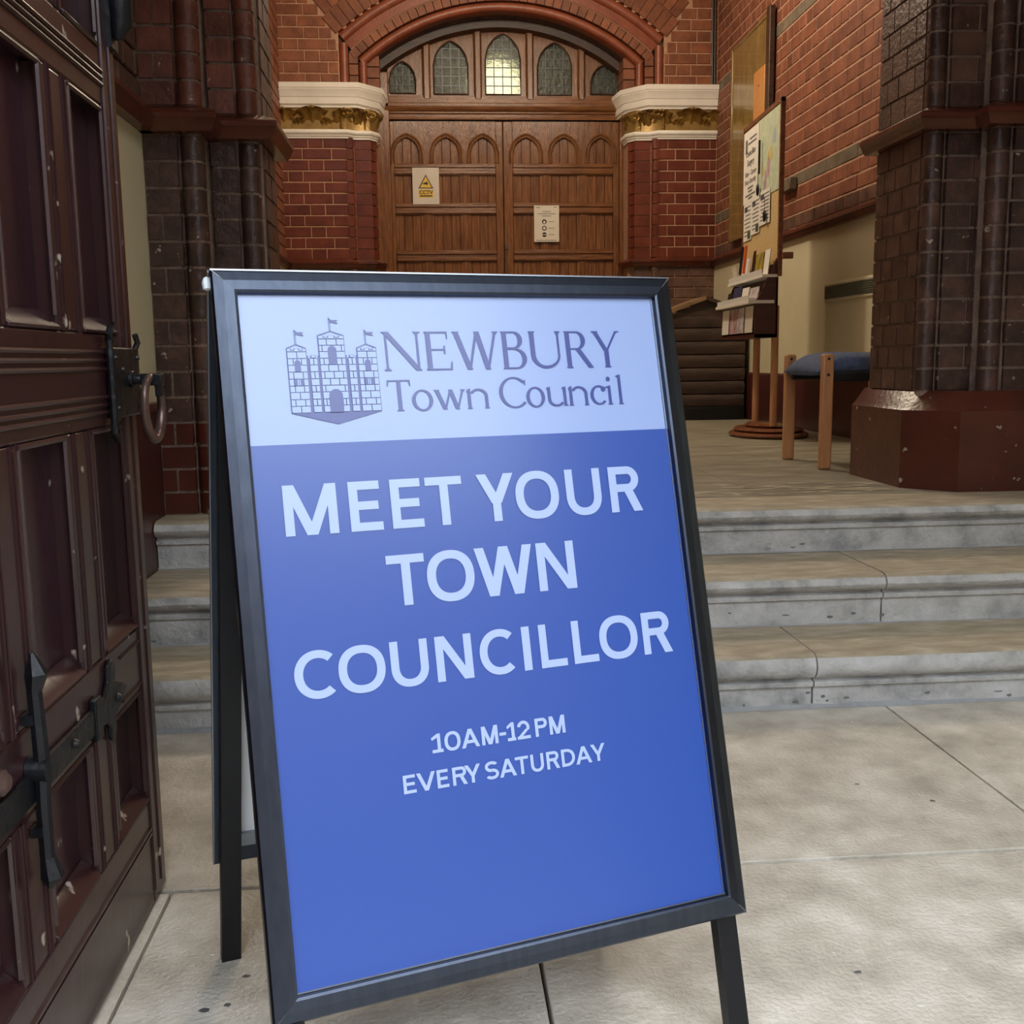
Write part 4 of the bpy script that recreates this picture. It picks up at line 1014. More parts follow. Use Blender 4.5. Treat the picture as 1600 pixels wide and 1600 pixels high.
# --- bold sans capitals drawn as strokes (x0,x1 across, y0 top, y1 baseline)
def sans(mb, ch, x0, x1, y0, y1, lay=1):
    h = y1-y0; t = h*.185; w = x1-x0; th = t*.92
    Q = lambda pts: ppoly(mb, pts, lay)
    rc = lambda a, b_, c, d_: Q([(a, b_), (c, b_), (c, d_), (a, d_)])
    def bar(xa, ya, xb, yb, tw): Q([(xa-tw/2, ya), (xa+tw/2, ya), (xb+tw/2, yb), (xb-tw/2, yb)])
    def ringp(cx, cy, rx, ry, a0, a1, tt=t, tv=None, n=26, e=2.25):
        tv = tv or tt*.9; pts = []
        for i in range(n):
            A0, A1_ = math.radians(a0+(a1-a0)*i/n), math.radians(a0+(a1-a0)*(i+1)/n)
            def pt(a, rx_, ry_):
                c, s_ = math.cos(a), math.sin(a)
                return (cx+rx_*math.copysign(abs(c)**(2/e), c), cy-ry_*math.copysign(abs(s_)**(2/e), s_))
            Q([pt(A0, rx, ry), pt(A1_, rx, ry), pt(A1_, rx-tt, ry-tv), pt(A0, rx-tt, ry-tv)])
    cx, cy = (x0+x1)/2, (y0+y1)/2
    if ch == 'M': rc(x0, y0, x0+t, y1); rc(x1-t, y0, x1, y1); bar(x0+t*.62, y0, cx, y1, t*1.15); bar(x1-t*.62, y0, cx, y1, t*1.15)
    elif ch == 'N': rc(x0, y0, x0+t, y1); rc(x1-t, y0, x1, y1); bar(x0+t*.62, y0, x1-t*.62, y1, t*1.2)
    elif ch == 'W':
        q = t*1.12; bar(x0+q/2, y0, x0+w*.285, y1, q); bar(cx, y0, x0+w*.285, y1, q*.98); bar(cx, y0, x1-w*.285, y1, q*.98); bar(x1-q/2, y0, x1-w*.285, y1, q)
    elif ch == 'E': rc(x0, y0, x0+t, y1); rc(x0, y0, x1-w*.04, y0+th); rc(x0, y1-th, x1, y1); rc(x0, cy-th/2-h*.01, x1-w*.1, cy+th/2-h*.01)
    elif ch == 'T': rc(x0, y0, x1, y0+th); rc(cx-t/2, y0, cx+t/2, y1)
    elif ch == 'Y': q = t*1.2; bar(x0+q/2, y0, cx, y0+h*.62, q); bar(x1-q/2, y0, cx, y0+h*.62, q); rc(cx-t/2, y0+h*.55, cx+t/2, y1)
    elif ch == 'V': q = t*1.2; bar(x0+q/2, y0, cx, y1, q); bar(x1-q/2, y0, cx, y1, q)
    elif ch == 'A': q = t*1.15; bar(cx, y0, x0+q/2, y1, q); bar(cx, y0, x1-q/2, y1, q); rc(x0+w*.2, y0+h*.60, x1-w*.2, y0+h*.60+th)
    elif ch == 'L': rc(x0, y0, x0+t, y1); rc(x0, y1-th, x1, y1)
    elif ch == 'I': rc(x0, y0, x1, y1)
    elif ch == '-': rc(x0, cy-th/2+h*.05, x1, cy+th/2+h*.05)
    elif ch in 'O0': ringp(cx, cy, w/2, h/2*1.03, 0, 360, t*1.02, n=44)
    elif ch == 'C': ringp(cx+w*.06, cy, w/2+w*.06, h/2*1.03, 48, 312, t*1.02, n=36, e=2.1)
    elif ch == 'U': ry = h*.42; rc(x0, y0, x0+t, y1-ry); rc(x1-t, y0, x1, y1-ry); ringp(cx, y1-ry, w/2, ry*1.03, 180, 360, t, n=24)
    elif ch in 'RP':
        rc(x0, y0, x0+t, y1); bh = h*.56; xr = x1-w*(.05 if ch == 'R' else 0); mx_ = xr-bh/2
        rc(x0, y0, mx_, y0+th); rc(x0, y0+bh-th, mx_, y0+bh); ringp(mx_, y0+bh/2, bh/2, bh/2, -90, 90, t, th, n=18, e=2)
        if ch == 'R': bar(x0+w*.55, y0+bh-th*.6, x1-t*.62, y1, t*1.2)
    elif ch == 'D': rc(x0, y0, x0+t, y1); r_ = w*.62; rc(x0, y0, x1-r_, y0+th); rc(x0, y1-th, x1-r_, y1); ringp(x1-r_, cy, r_, h/2, -90, 90, t, th, n=22, e=2.1)
    elif ch == '1': rc(cx+w*.02, y0, cx+w*.02+t, y1); rc(x0+w*.05, y1-th, x1, y1); Q([(x0, y0+h*.2), (cx+w*.05, y0), (cx+w*.05, y0+h*.2), (x0+w*.08, y0+h*.34)])
    elif ch == '2':
        r_ = w/2*.95; ringp(cx, y0+r_, r_, r_, -25, 170, t, th, n=18, e=2); bar(x1-t*.9, y0+r_*1.25, x0+t*.7, y1-th*.6, t*1.3); rc(x0, y1-th, x1, y1)
    elif ch == 'S':
        ry = (h+th)/4; ringp(cx, y0+ry, w/2, ry*1.02, 30, 268, t, th, n=20, e=2.1); ringp(cx, y1-ry, w/2, ry*1.02, -152, 90, t, th, n=20, e=2.1)
def word(lst, y0, y1, nm='lettering'):
    for ch, a, b_ in lst:
        mb = MB(); sans(mb, ch, a, b_, y0, y1)
        o = mb.build(nm, P_LET, poster)
word([('M', 33, 98), ('E', 113, 154), ('E', 166, 207), ('T', 212, 261), ('Y', 281, 333), ('O', 334, 396), ('U', 407, 459), ('R', 472, 520)], 237, 299)
word([('T', 152, 201), ('O', 203, 266), ('W', 268, 348), ('N', 354, 408)], 332, 395)
word([('C', 28, 79), ('O', 81, 139), ('U', 146, 194), ('N', 204, 252), ('C', 262, 311), ('I', 321, 332), ('L', 345, 382), ('L', 392, 428), ('O', 431, 488), ('R', 496, 540)], 438, 494)
word([('1', 187, 202), ('0', 204, 225), ('A', 226, 250), ('M', 253, 275), ('-', 277, 286), ('1', 287, 299), ('2', 301, 319), ('P', 326, 343), ('M', 346, 368)], 556, 579)
word([('E', 147, 163), ('V', 164, 188), ('E', 190, 205), ('R', 210, 229), ('Y', 226, 247), ('S', 253, 271), ('A', 272, 295), ('T', 294, 312), ('U', 315, 333), ('R', 337, 355), ('D', 358, 377), ('A', 378, 401), ('Y', 400, 421)], 600, 622)
# --- serif heading
def serif(ch, x0, x1, y0, y1, cap):
    """thick/thin roman letter; cap = cap height of its line"""
    mb = MB(); K = cap*.128; k = cap*.056; s_ = cap*.098; sr = cap*.034; Q = lambda p: ppoly(mb, p, 1)
    rc = lambda a, b_, c, d_: Q([(a, b_), (c, b_), (c, d_), (a, d_)])
    bar = lambda xa, ya, xb, yb, tw: Q([(xa-tw/2, ya), (xa+tw/2, ya), (xb+tw/2, yb), (xb-tw/2, yb)])
    def sf(cx, y, w, up):   # bracketed serif; up: serif sits at bottom (+1) or top (-1)
        Q([(cx-w, y), (cx+w, y), (cx+w*.85, y-up*sr), (cx-w*.85, y-up*sr)]); Q([(cx-w*.6, y-up*sr), (cx+w*.6, y-up*sr), (cx+w*.3, y-up*sr*2.6), (cx-w*.3, y-up*sr*2.6)])
    def bow(cx, cy, rx, ry, a0, a1, tk, tn, n=22):
        for i in range(n):
            P_ = []
            for a in (a0+(a1-a0)*i/n, a0+(a1-a0)*(i+1)/n):
                a = math.radians(a); c, s__ = math.cos(a), math.sin(a); P_.append(((cx+rx*c, cy-ry*s__), (cx+(rx-tk)*c, cy-(ry-tn)*s__)))
            Q([P_[0][0], P_[1][0], P_[1][1], P_[0][1]])
    h = y1-y0; w = x1-x0; cx, cy = (x0+x1)/2, (y0+y1)/2
    if ch == 'N': xa, xb = x0+s_, x1-s_; rc(xa-k/2, y0, xa+k/2, y1); rc(xb-k/2, y0, xb+k/2, y1); bar(xa, y0, xb, y1, K*1.25); sf(xa, y1, s_, 1); sf(xb, y0, s_, -1); rc(x0, y0, xa+K*.4, y0+sr)
    elif ch == 'E':
        xa = x0+s_; rc(xa-K/2, y0, xa+K/2, y1); rc(x0, y0, x1-w*.1, y0+sr*1.2); rc(x0, y1-sr*1.2, x1, y1); rc(xa, cy-h*.03-sr*.6, x1-w*.22, cy-h*.03+sr*.6)
        Q([(x1-w*.1-k, y0), (x1-w*.1, y0), (x1-w*.1, y0+h*.2), (x1-w*.12, y0+h*.2)]); Q([(x1-w*.22-k*.7, cy-h*.13), (x1-w*.22, cy-h*.13), (x1-w*.22, cy+h*.08), (x1-w*.22-k*.7, cy+h*.08)]); Q([(x1-k, y1), (x1, y1), (x1+.8, y1-h*.22), (x1-.8, y1-h*.22)]); sf(xa, y1, s_, 1); sf(xa, y0, s_, -1)
    elif ch in 'Ww':
        xa = x0+s_*.9; xb = x1-s_*.7; va, vb = x0+w*.33, x0+w*.73; m_ = cx+w*.03
        bar(xa, y0, va, y1, K*1.1); bar(m_, y0, va, y1, k*1.2); bar(m_, y0, vb, y1, K*1.1); bar(xb, y0, vb, y1, k*1.2); sf(xa, y0, s_, -1); sf(xb, y0, s_*.85, -1)
    elif ch == 'B':
        xa = x0+s_; rc(xa-K/2, y0, xa+K/2, y1); sf(xa-.5, y1, s_*.9, 1); sf(xa-.5, y0, s_*.9, -1); h1 = h*.46; r1 = h1/2
        mx = x1-w*.12-r1*1.05; rc(xa, y0, mx, y0+sr*1.2); rc(xa, y0+h1-sr, mx, y0+h1+sr*.4); bow(mx, y0+r1, r1*1.05, r1, -90, 90, K, sr*1.2)
        r2 = (h-h1)/2; mx = x1-r2*1.1; rc(xa, y1-sr*1.2, mx, y1); rc(xa, y0+h1-sr*.4, mx, y0+h1+sr*.8); bow(mx, y1-r2, r2*1.1, r2, -90, 90, K, sr*1.2)
    elif ch == 'U': xa, xb = x0+s_, x1-s_; ry = h*.36; rc(xa-K/2, y0, xa+K/2, y1-ry); rc(xb-k/2, y0, xb+k/2, y1-ry); c = (xa-K/2+xb+k/2)/2; rx = (xb+k/2-xa+K/2)/2; bow(c, y1-ry, rx, ry, 180, 275, K, k*1.3); bow(c, y1-ry, rx, ry, 270, 360, k, k*1.3); sf(xa, y0, s_, -1); sf(xb, y0, s_*.85, -1)
    elif ch == 'R':
        xa = x0+s_; rc(xa-K/2, y0, xa+K/2, y1); sf(xa, y1, s_, 1); sf(xa-.5, y0, s_*.9, -1); h1 = h*.50; r1 = h1/2; mx = x0+w*.66-r1*1.05+w*.12
        rc(xa, y0, mx, y0+sr*1.2); rc(xa, y0+h1-sr, mx, y0+h1); bow(mx, y0+r1, r1*1.05, r1, -90, 90, K, sr*1.2); bar(x0+w*.46, y0+h1-sr, x1-s_*.7, y1, K*1.15)
    elif ch == 'Y': bar(x0+s_, y0, cx, y0+h*.56, K); bar(x1-s_*.7, y0, cx, y0+h*.56, k*1.2); rc(cx-K/2, y0+h*.5, cx+K/2, y1); sf(cx, y1, s_, 1); rc(x0, y0, x0+s_*2, y0+sr); rc(x1-s_*1.2, y0, x1+1, y0+sr)
    elif ch == 'T': rc(cx-K/2, y0, cx+K/2, y1); sf(cx, y1, s_*1.3, 1); rc(x0, y0, x1, y0+sr*1.3); Q([(x0, y0), (x0+k, y0), (x0+k*.4, y0+h*.2), (x0-.5, y0+h*.2)]); Q([(x1-k, y0), (x1, y0), (x1+.5, y0+h*.2), (x1-k*.4, y0+h*.2)])
    elif ch == 'o': bow(cx, cy, w/2, h/2, 0, 360, K*.95, k, 40)
    elif ch in 'Cc':
        bow(cx+w*.10, cy, w*.60, h/2, 42, 318, K if ch == 'C' else K*.95, k, 34); q = math.radians(42)
        xx, yy = cx+w*.10+w*.60*math.cos(q), cy-h/2*math.sin(q)
        if ch == 'C': Q([(xx-k, yy-h*.04), (xx+.6, yy-h*.07), (xx+.6, yy+h*.11), (xx-k*.3, yy+h*.11)])
        else: bow(xx-k*1.3, yy+k*.3, k*1.6, k*1.6, 0, 360, k*1.5, k*1.5, 10)
    elif ch == 'n':
        xa = x0+s_*.9; xb = x1-s_*.9; rc(xa-K*.42, y0, xa+K*.42, y1); sf(xa, y1, s_*.9, 1); rc(xb-K*.42, y0+h*.38, xb+K*.42, y1); sf(xb, y1, s_*.9, 1); Q([(x0, y0+h*.10), (xa+K*.42, y0-h*.05), (xa+K*.42, y0+h*.1), (x0, y0+h*.14)])
        rx = (xb-xa)/2+K*.2; bow(xb+K*.42-rx, y0+h*.38, rx, h*.40, 0, 150, K*.85, k*1.2, 16)
    elif ch == 'u':
        xa = x0+s_*.9; xb = x1-s_*.9; rc(xa-K*.42, y0, xa+K*.42, y1-h*.35); rc(xb-K*.42, y0, xb+K*.42, y1); Q([(x0, y0+h*.04), (xa+K*.42, y0-h*.02), (xa+K*.42, y0+h*.1), (x0, y0+h*.10)]); Q([(xb-s_, y0+h*.04), (xb+K*.42, y0-h*.02), (xb+K*.42, y0+h*.1), (xb-s_, y0+h*.10)])
        Q([(xb, y1), (xb+s_, y1-h*.02), (xb+s_, y1-h*.06), (xb, y1-h*.1)]); rx = (xb-xa)/2+K*.2; bow(xa-K*.42+rx, y1-h*.35, rx, h*.37, 180, 330, K*.85, k*1.2, 16)
    elif ch in 'il':
        rc(cx-K*.42, y0, cx+K*.42, y1); sf(cx, y1, s_, 1); Q([(x0+1.5, y0+cap*.035), (cx+K*.42, y0-cap*.015), (cx+K*.42, y0+cap*.07), (x0+1.5, y0+cap*.065)])
        if ch == 'i': bow(cx-.5, y0-cap*.24, K*.62, K*.62, 0, 360, K*.6, K*.6, 14)
    return mb.build('lettering', P_INK, poster)
for ch, a, b_ in (('N', 174.5, 226), ('E', 231, 266), ('W', 269.5, 333), ('B', 337, 372), ('U', 377, 425), ('R', 429.5, 470), ('Y', 471.5, 513)): serif(ch, a, b_, 47, 98, 51)
for ch, a, b_, y0 in (('T', 176, 206, 110), ('o', 207, 235, 123), ('w', 237, 279, 124), ('n', 281, 312, 124), ('C', 327, 363, 109), ('o', 365, 392, 123), ('u', 395, 425, 124), ('n', 427, 457, 124), ('c', 460, 482, 123), ('i', 482, 497, 124), ('l', 499.5, 512.5, 109)): serif(ch, a, b_, y0, 150 if ch not in 'oC' else 151, 40)
# --- castle emblem
em = MB(); lt = MB()
E_ = lambda x0, y0, x1, y1: prect(em, x0, y0, x1, y1, 1)
B_ = lambda x0, y0, x1, y1: prect(lt, x0, y0, x1, y1, 2)
g_ = .55
def tower(x0, x1, rows, cuts, top, apex, pole):
    E_(x0-.5, rows[0]-4.4, x1+.5, 149.4)
    c = (x0+x1)/2
    for i in range(len(rows)-1):
        cs = [x0]+list(cuts[i])+[x1]
        for a, b_ in zip(cs, cs[1:]): B_(a+g_ if a != x0 else a+.45, rows[i]+.5, b_-g_ if b_ != x1 else b_-.45, rows[i+1]-.45)
    # battlements
    w = (x1-x0)
    B_(x0+.45, rows[0]-1.6, x1-.45, rows[0]-.5)
    for f0, f1 in ((0, .2), (.38, .62), (.8, 1)): B_(x0+w*f0+.45, rows[0]-3.8, x0+w*f1-.45, rows[0]-1.4)
    for f0, f1 in ((.22, .36), (.64, .78)): B_(x0+w*f0, rows[0]-4.6, x0+w*f1, rows[0]-2.3)
    t_ = rows[0]-4.2
    for (a, b_) in (((x0-.5, t_), (c, apex)), ((x1+.5, t_), (c, apex))): ppoly(em, [(a[0], a[1]), (a[0], a[1]-.9), (b_[0], b_[1]-.7), (b_[0], b_[1]+.25)], 1)
    E_(c-1.1, pole, c-.6, apex+.2); E_(c+.3, pole, c+.8, apex+.2); ppoly(em, [(c-.15+1.3*math.cos(2*PI*i/10), pole-.6+1.3*math.sin(2*PI*i/10)) for i in range(10)], 1); ppoly(lt, [(c-.15+.6*math.cos(2*PI*i/8), pole-.6+.6*math.sin(2*PI*i/8)) for i in range(8)], 2)
    ppoly(em, [(c+.8, pole+.2), (c+4, pole+1.5), (c+7, pole+1.2), (c+11, pole+1.8), (c+8.8, pole+3.6), (c+11, pole+6), (c+7, pole+5.6), (c+4, pole+4.6), (c+.8, pole+4.2)], 1)
rows = [72.4, 80.8, 89.2, 97.8, 106.6, 115.2, 123.3, 132.3, 140.6, 149]
def arched(mb, x0, x1, yt, yb, lay): 
    c = (x0+x1)/2; w = (x1-x0)/2; hh = w*1.0
    ppoly(mb, [(x0, yb), (x1, yb)]+[(c+w*math.cos(t), yt+hh-hh*math.sin(t)**1.0) for t in [PI*i/12 for i in range(13)]], lay)
for (a, b_) in ((53.4, 77), (141.2, 165.8)):
    c = (a+b_)/2
    tower(a, b_, rows, [[c], [a+6.8, c, b_-6.8], [c], [a+6, b_-6], [a+6, b_-6], [a+6.5, b_-6], [c], [a+5.5, b_-6], [c]], 0, 62.9, 46)
    arched(em, c-3.6, c+3.6, 83, 97.8, 3); prect(em, c-6, 107, c-2.2, 115.2, 3); prect(em, c+2.2, 107, c+6, 115.2, 3); prect(em, c-.3, 106.6, c+.3, 115.2, 3)
cr = [56.4, 64.4, 72.4]+rows[1:]
a, b_ = 93.2, 125.6; c = (a+b_)/2
tower(a, b_, cr, [[a+10, b_-10], [a+4, b_-4], [c], [a+5, b_-5], [c-6, c+6], [a+4.5, c, b_-4.5], [c-5.5, c+6], [a+4, b_-4], [c], [a+4, a+8, b_-8, b_-4], [c]], 0, 46.2, 30.5)
arched(em, c-5.4, c+5.4, 65.4, 89.2, 3); arched(em, c-8.6, c+8.4, 120.2, 149.3, 3)
for (a, b_) in ((77, 93.2), (125.6, 141.2)):
    E_(a, 80.3, b_, 149.4); p, q = a+3.6, b_-3.2; m_ = (p+q)/2
    for i in range(1, 9):
        if i % 2: B_(p, rows[i]+.5, m_-g_, rows[i+1]-.45); B_(m_+g_, rows[i]+.5, q, rows[i+1]-.45)
        else: B_(p, rows[i]+.5, q, rows[i+1]-.45)
    E_(m_-3.2, 76.8, m_+3.2, 80.3); B_(m_-2.3, 77.6, m_+2.3, 80)
    for xx in (a+.2, b_-2.2): E_(xx, 77.2, xx+2, 80.3)
ppoly(em, [(52.9, 149), (109.4, 164), (166.3, 149)], 1)
em.build('castle_emblem', P_INK, poster)
o = lt.build('castle_stonework', P_PALE, poster); o['kind'] = 'stuff'

# ============================================================ LOBBY FURNITURE
# display stand: two poles on an oval base, cork board, leaflet rack
ds = empty('display_stand', (1.97, 6.05, ZU), 'wooden display stand with cork board and dark red leaflet rack by the right wall', 'display stand', rz=0)
o3 = (1.97, 6.05, ZU)
yaw = .045
def D(mb, nm, m_, **k): return mb.build(nm, m_, ds, world=True, **k)
def oval(rx, ry, z0, z1, cx=1.985, cy=6.08): 
    return MB().lathe([(.001, z0), (rx-.012, z0), (rx, z0+.012), (rx, z1-.012), (rx-.014, z1), (.001, z1)], (cx, cy, 0), 28, sx=1, sy=ry/rx)
D(oval(.222, .31, ZU, ZU+.03), 'base_disc', BEECH_D := mat('reddish_varnished_wood', (98, 56, 36), (128, 78, 52), .25, scale=5, stretch=(1, 6, 6)), smooth=True)
D(oval(.195, .27, ZU+.03, ZU+.056), 'base_disc', BEECH_D, smooth=True)
D(oval(.13, .20, ZU+.056, ZU+.08), 'base_disc', BEECH_D, smooth=True)
for (x, y) in ((1.955, 5.90), (1.963, 6.26)): D(MB().tube([(x, y, ZU+.07), (x, y, 1.20)], .021, 12), 'pole', BEECH, smooth=True)
def bp(s_, z, off=0):
    "point on the board plane: s 0 near .. 1 far; off: towards -x"
    return (1.905+.035*s_-off, 5.72+.78*s_, z)
def bplate(s0, s1, z0, z1, o0, o1):
    mb = MB(); vs = [bp(s, z, o) for z in (z0, z1) for s in (s0, s1) for o in (o0, o1)]
    return mb.add(vs, [(0, 1, 3, 2), (4, 6, 7, 5), (0, 4, 5, 1), (2, 3, 7, 6), (0, 2, 6, 4), (1, 5, 7, 3)])
D(bplate(.0, 1.0, 1.35, 2.262, -.012, 0), 'cork_board', CORK)
for a in ((-.015, .01, 1.35, 2.28), (.99, 1.015, 1.35, 2.28)): D(bplate(*a, -.018, .006), 'board_frame', BEECH_D)
D(bplate(-.015, 1.015, 2.262, 2.285, -.018, .006), 'board_frame', BEECH_D)
# rack: side cheeks with stepped profile, shelves
chk = [(0, 1.02), (0, 1.46), (-.02, 1.42), (-.035, 1.37), (-.06, 1.335), (-.075, 1.30), (-.10, 1.25), (-.125, 1.215), (-.125, 1.02)]
for s_ in (.0, .98):
    mb = MB(); vs = []
    for ds_ in (s_, s_+.02): vs += [bp(ds_, z, -q) for q, z in chk]
    n = len(chk); mb.add(vs, [tuple(range(n)), tuple(range(n, 2*n))[::-1]]+[(i, (i+1) % n, n+(i+1) % n, n+i) for i in range(n)]); D(mb, 'rack_cheek', RACKW)
D(bplate(.0, 1.0, 1.02, 1.04, 0, .125), 'rack_floor', RACKW); D(bplate(.0, 1.0, 1.02, 1.42, -.002, .008), 'rack_back', RACKW)
D(bplate(-.01, 1.01, 1.205, 1.222, .02, .165), 'rack_shelf', WHITE_ST); D(bplate(-.01, 1.01, 1.345, 1.36, .0, .09), 'rack_shelf', WHITE_ST)
D(bplate(0.02, .98, 1.222, 1.25, .155, .160), 'acrylic_lip', ACRYL); D(bplate(0.02, .98, 1.36, 1.39, .085, .089), 'acrylic_lip', ACRYL)
D(MB().box(1.915, 1.975, 5.68, 5.715, 1.44, 1.475), 'clamp_block', BEECH_D, bevel=.004)
# sheets on the board
def bsheet(name, s0, s1, z0, z1, off, m_, label, cat, group=None, lean=0):
    c = bp((s0+s1)/2, (z0+z1)/2, off); e = empty(name, c, label, cat, group=group)
    mb = MB(); vs = [bp(s, z, o+lean*(z-z0)) for z in (z0, z1) for s in (s0, s1) for o in (off, off+.0015)]
    mb.add(vs, [(0, 1, 3, 2), (4, 6, 7, 5), (0, 4, 5, 1), (2, 3, 7, 6), (0, 2, 6, 4), (1, 5, 7, 3)])
    mb.build('sheet', m_, e, world=True); return e
def onsheet(e, nm, s0, s1, z0, z1, off, m_):
    mb = MB(); mb.add([bp(s0, z0, off), bp(s1, z0, off), bp(s1, z1, off), bp(s0, z1, off)], [(0, 1, 2, 3)]); return mb.build(nm, m_, e, world=True)
mp = bsheet('wall_map', .02, .60, 1.815, 2.255, .002, MAPG, 'pale green town map on the near half of the display board', 'map')
for (s0, s1, z0, z1, m_) in ((.33, .40, 1.84, 1.96, MAPV), (.25, .34, 1.9, 2.02, MAPV), (.18, .32, 1.98, 2.08, MAPY), (.10, .2, 2.06, 2.16, mat('map_blue_grey', (168, 178, 190), None, .6)), (.36, .44, 1.82, 1.9, MAPV), (.40, .48, 1.93, 2.0, MAPY)):
    mb = MB(); n = 9; cs_, cz = (s0+s1)/2, (z0+z1)/2
    mb.add([bp(cs_+(s1-s0)/2*math.cos(2*PI*k/n)*R.uniform(.7, 1.1), cz+(z1-z0)/2*math.sin(2*PI*k/n)*R.uniform(.7, 1.1), .0042) for k in range(n)], [tuple(range(n))]); mb.build('map_area', m_, mp, world=True)
cs = bsheet('surgery_poster', .56, 1.0, 1.83, 2.248, .0045, PAPER, 'white poster of black lettering on the far half of the display board', 'poster')
for i, (t, sz, z) in enumerate((('Councillor', .052, 2.10), ('Surgery', .052, 2.045), ('10am - 12noon', .042, 1.985), ('Every Saturday', .042, 1.94))):
    me = text_mesh(t, sz, INK); o = link_copy('lettering', me, cs, (0, 0, 0))
    X_ = Vector(bp(0, 0))-Vector(bp(1, 0)); X_.normalize(); Z_ = Vector((0, 0, 1)); Y_ = Z_.cross(X_)
    mm = Matrix((X_, Z_, X_.cross(Z_))).transposed().to_4x4(); mm.translation = Vector(bp(.78, z, .0075)); cs_inv = Matrix.Translation(cs.location).inverted(); o.matrix_local = cs_inv @ mm
for z, a, b_ in ((1.91, .70, .86), (1.89, .72, .84), (1.868, .64, .92), (1.85, .72, .84), (2.19, .62, .82), (2.165, .62, .86)): onsheet(cs, 'text_line', a, b_, z, z+.010, .0068, GREYINK)
onsheet(cs, 'emblem_mark', .88, .94, 2.12, 2.2, .0068, GREYINK)
for i, (s0, s1, z0, z1) in enumerate(((.74, .97, 1.61, 1.83), (.50, .735, 1.63, 1.84), (.22, .495, 1.66, 1.85))):
    sh = bsheet('notice_sheet', s0, s1, z0, z1, .004+.001*i, PAPER, ('printed sheet at the far lower side of the display board', 'printed sheet in the middle of the display board under the posters', 'printed sheet at the near lower side of the display board')[i], 'notice', None)
    for k in range(8):
        z = z1-.02-k*(z1-z0-.03)/8; onsheet(sh, 'text_line', s0+.02, s1-.03-(.03 if k % 3 == 2 else 0), z-.006, z, .0065+.001*i, GREYINK)
    if i < 2: onsheet(sh, 'picture', s0+.02, s0+.10, z0+.008, z0+.05, .0068+.001*i, mat('green_block', (60, 84, 60), None, .6))
    onsheet(sh, 'heading', s1-.12, s1-.03, z1-.05, z1-.02, .0068+.001*i, mat('slate_block', (72, 76, 88), None, .6))
# hanging pens
for (s_, z0, z1, rr_, lb) in ((.47, 1.95, 2.135, .005, 'long thin black marker hanging on a string between map and poster'),):
    t = tag(MB().tube([bp(s_, z1, .02), bp(s_, z0, .02)], rr_*1.3, 8).build('hanging_pen', BLACK, smooth=True), lb, 'pen')
for (s_, z, lb) in ((.50, 1.865, 'black oval tag hanging below the long marker on the display board'), (.30, 1.70, 'black oval tag hanging over the near printed sheet')):
    e = empty('hanging_tag', bp(s_, z, .02), lb, 'tag')
    mb = MB(); mb.lathe([(.001, -.036), (.014, -.026), (.019, 0), (.014, .026), (.001, .036)], (0, 0, 0), 12, sx=.45); mb.build('oval_tag', BLACK, e, smooth=True)
    MB().tube([(0, 0, .034), (0, 0, .10)], .0015, 5).build('string', BLACK, e)
# leaflets and pens in the rack
YL = mat('yellow_black_leaflet', (196, 170, 60), (60, 56, 40), .5, scale=40, stretch=(1, 1, .2)); NAVY = mat('navy_leaflet', (40, 48, 78), (54, 64, 98), .5); MIXL = mat('mixed_print_leaflet', (214, 206, 204), (128, 112, 116), .5, scale=26, c3=(196, 188, 190)); REDL = mat('red_print_leaflet', (204, 196, 196), (150, 80, 84), .5, scale=18)
def leaflet(s0, s1, z0, z1, off, m_, label, group=None, lean=0, th=.004):
    c = bp((s0+s1)/2, z0, off)
    mb = MB(); vs = [bp(s, z, o-lean*(z-z0)) for z in (z0, z1) for s in (s0, s1) for o in (off, off+th)]
    mb.add([tuple(Vector(v)-Vector(c)) for v in vs], [(0, 1, 3, 2), (4, 6, 7, 5), (0, 4, 5, 1), (2, 3, 7, 6), (0, 2, 6, 4), (1, 5, 7, 3)])
    o = mb.build('leaflet', m_); o.location = c; tag(o, label, 'leaflet', group); return o
G = 'leaflets in the display stand rack'
LB = 'leaflet in the front pocket of the red rack, '
for i, (s0, s1, m_, lb) in enumerate(((.05, .26, PAPER2, 'white one nearest its open side'), (.28, .48, MIXL, 'grey one second from its near side'), (.50, .72, REDL, 'red printed one in the middle'), (.74, .95, PAPER, 'white one at the far side'))):
    leaflet(s0, s1, 1.05, 1.195, .127+.003*(i % 2), m_, LB+lb, G, lean=.04)
LB = 'leaflet on the middle shelf of the rack, '
for (s0, s1, z1, m_, lb) in ((.05, .30, 1.30, MIXL, 'grey printed one on the near side'), (.33, .52, 1.31, PAPER, 'white one beside the grey one'), (.55, .80, 1.325, NAVY, 'navy blue one'), (.82, .97, 1.30, BLACK, 'small black one at the far side')):
    leaflet(s0, s1, 1.222, z1, .10, m_, LB+lb, G, lean=.15)
LB = 'leaflet on the top shelf of the rack, '
for (s0, s1, z1, m_, lb) in ((.03, .16, 1.50, PAPER, 'white one at the near side'), (.19, .42, 1.495, YL, 'yellow and black one'), (.44, .50, 1.52, BLACK, 'narrow black one'), (.56, .80, 1.49, PAPER, 'tall white one in the middle'), (.86, .99, 1.46, PAPER2, 'cream one leaning at the far end')):
    leaflet(s0, s1, 1.362, z1, .05, m_, LB+lb, G, lean=-.18 if s0 > .85 else .12)
for (s_, m_, nm) in ((.60, mat('orange_plastic', (226, 96, 36), None, .4), 'orange pen standing on the top shelf of the rack'), (.70, BLACK, 'black pen standing on the top shelf of the rack')):
    tag(MB().tube([bp(s_, 1.40, .075), bp(s_, 1.56, .06)], .009, 8).build('pen', m_, smooth=True), nm, 'pen')
# mixed flat papers on the lower shelf
leaflet(.1, .9, 1.222, 1.240, .10, MIXL, 'small pile of flat printed papers on the lower shelf of the rack', G, th=.05)

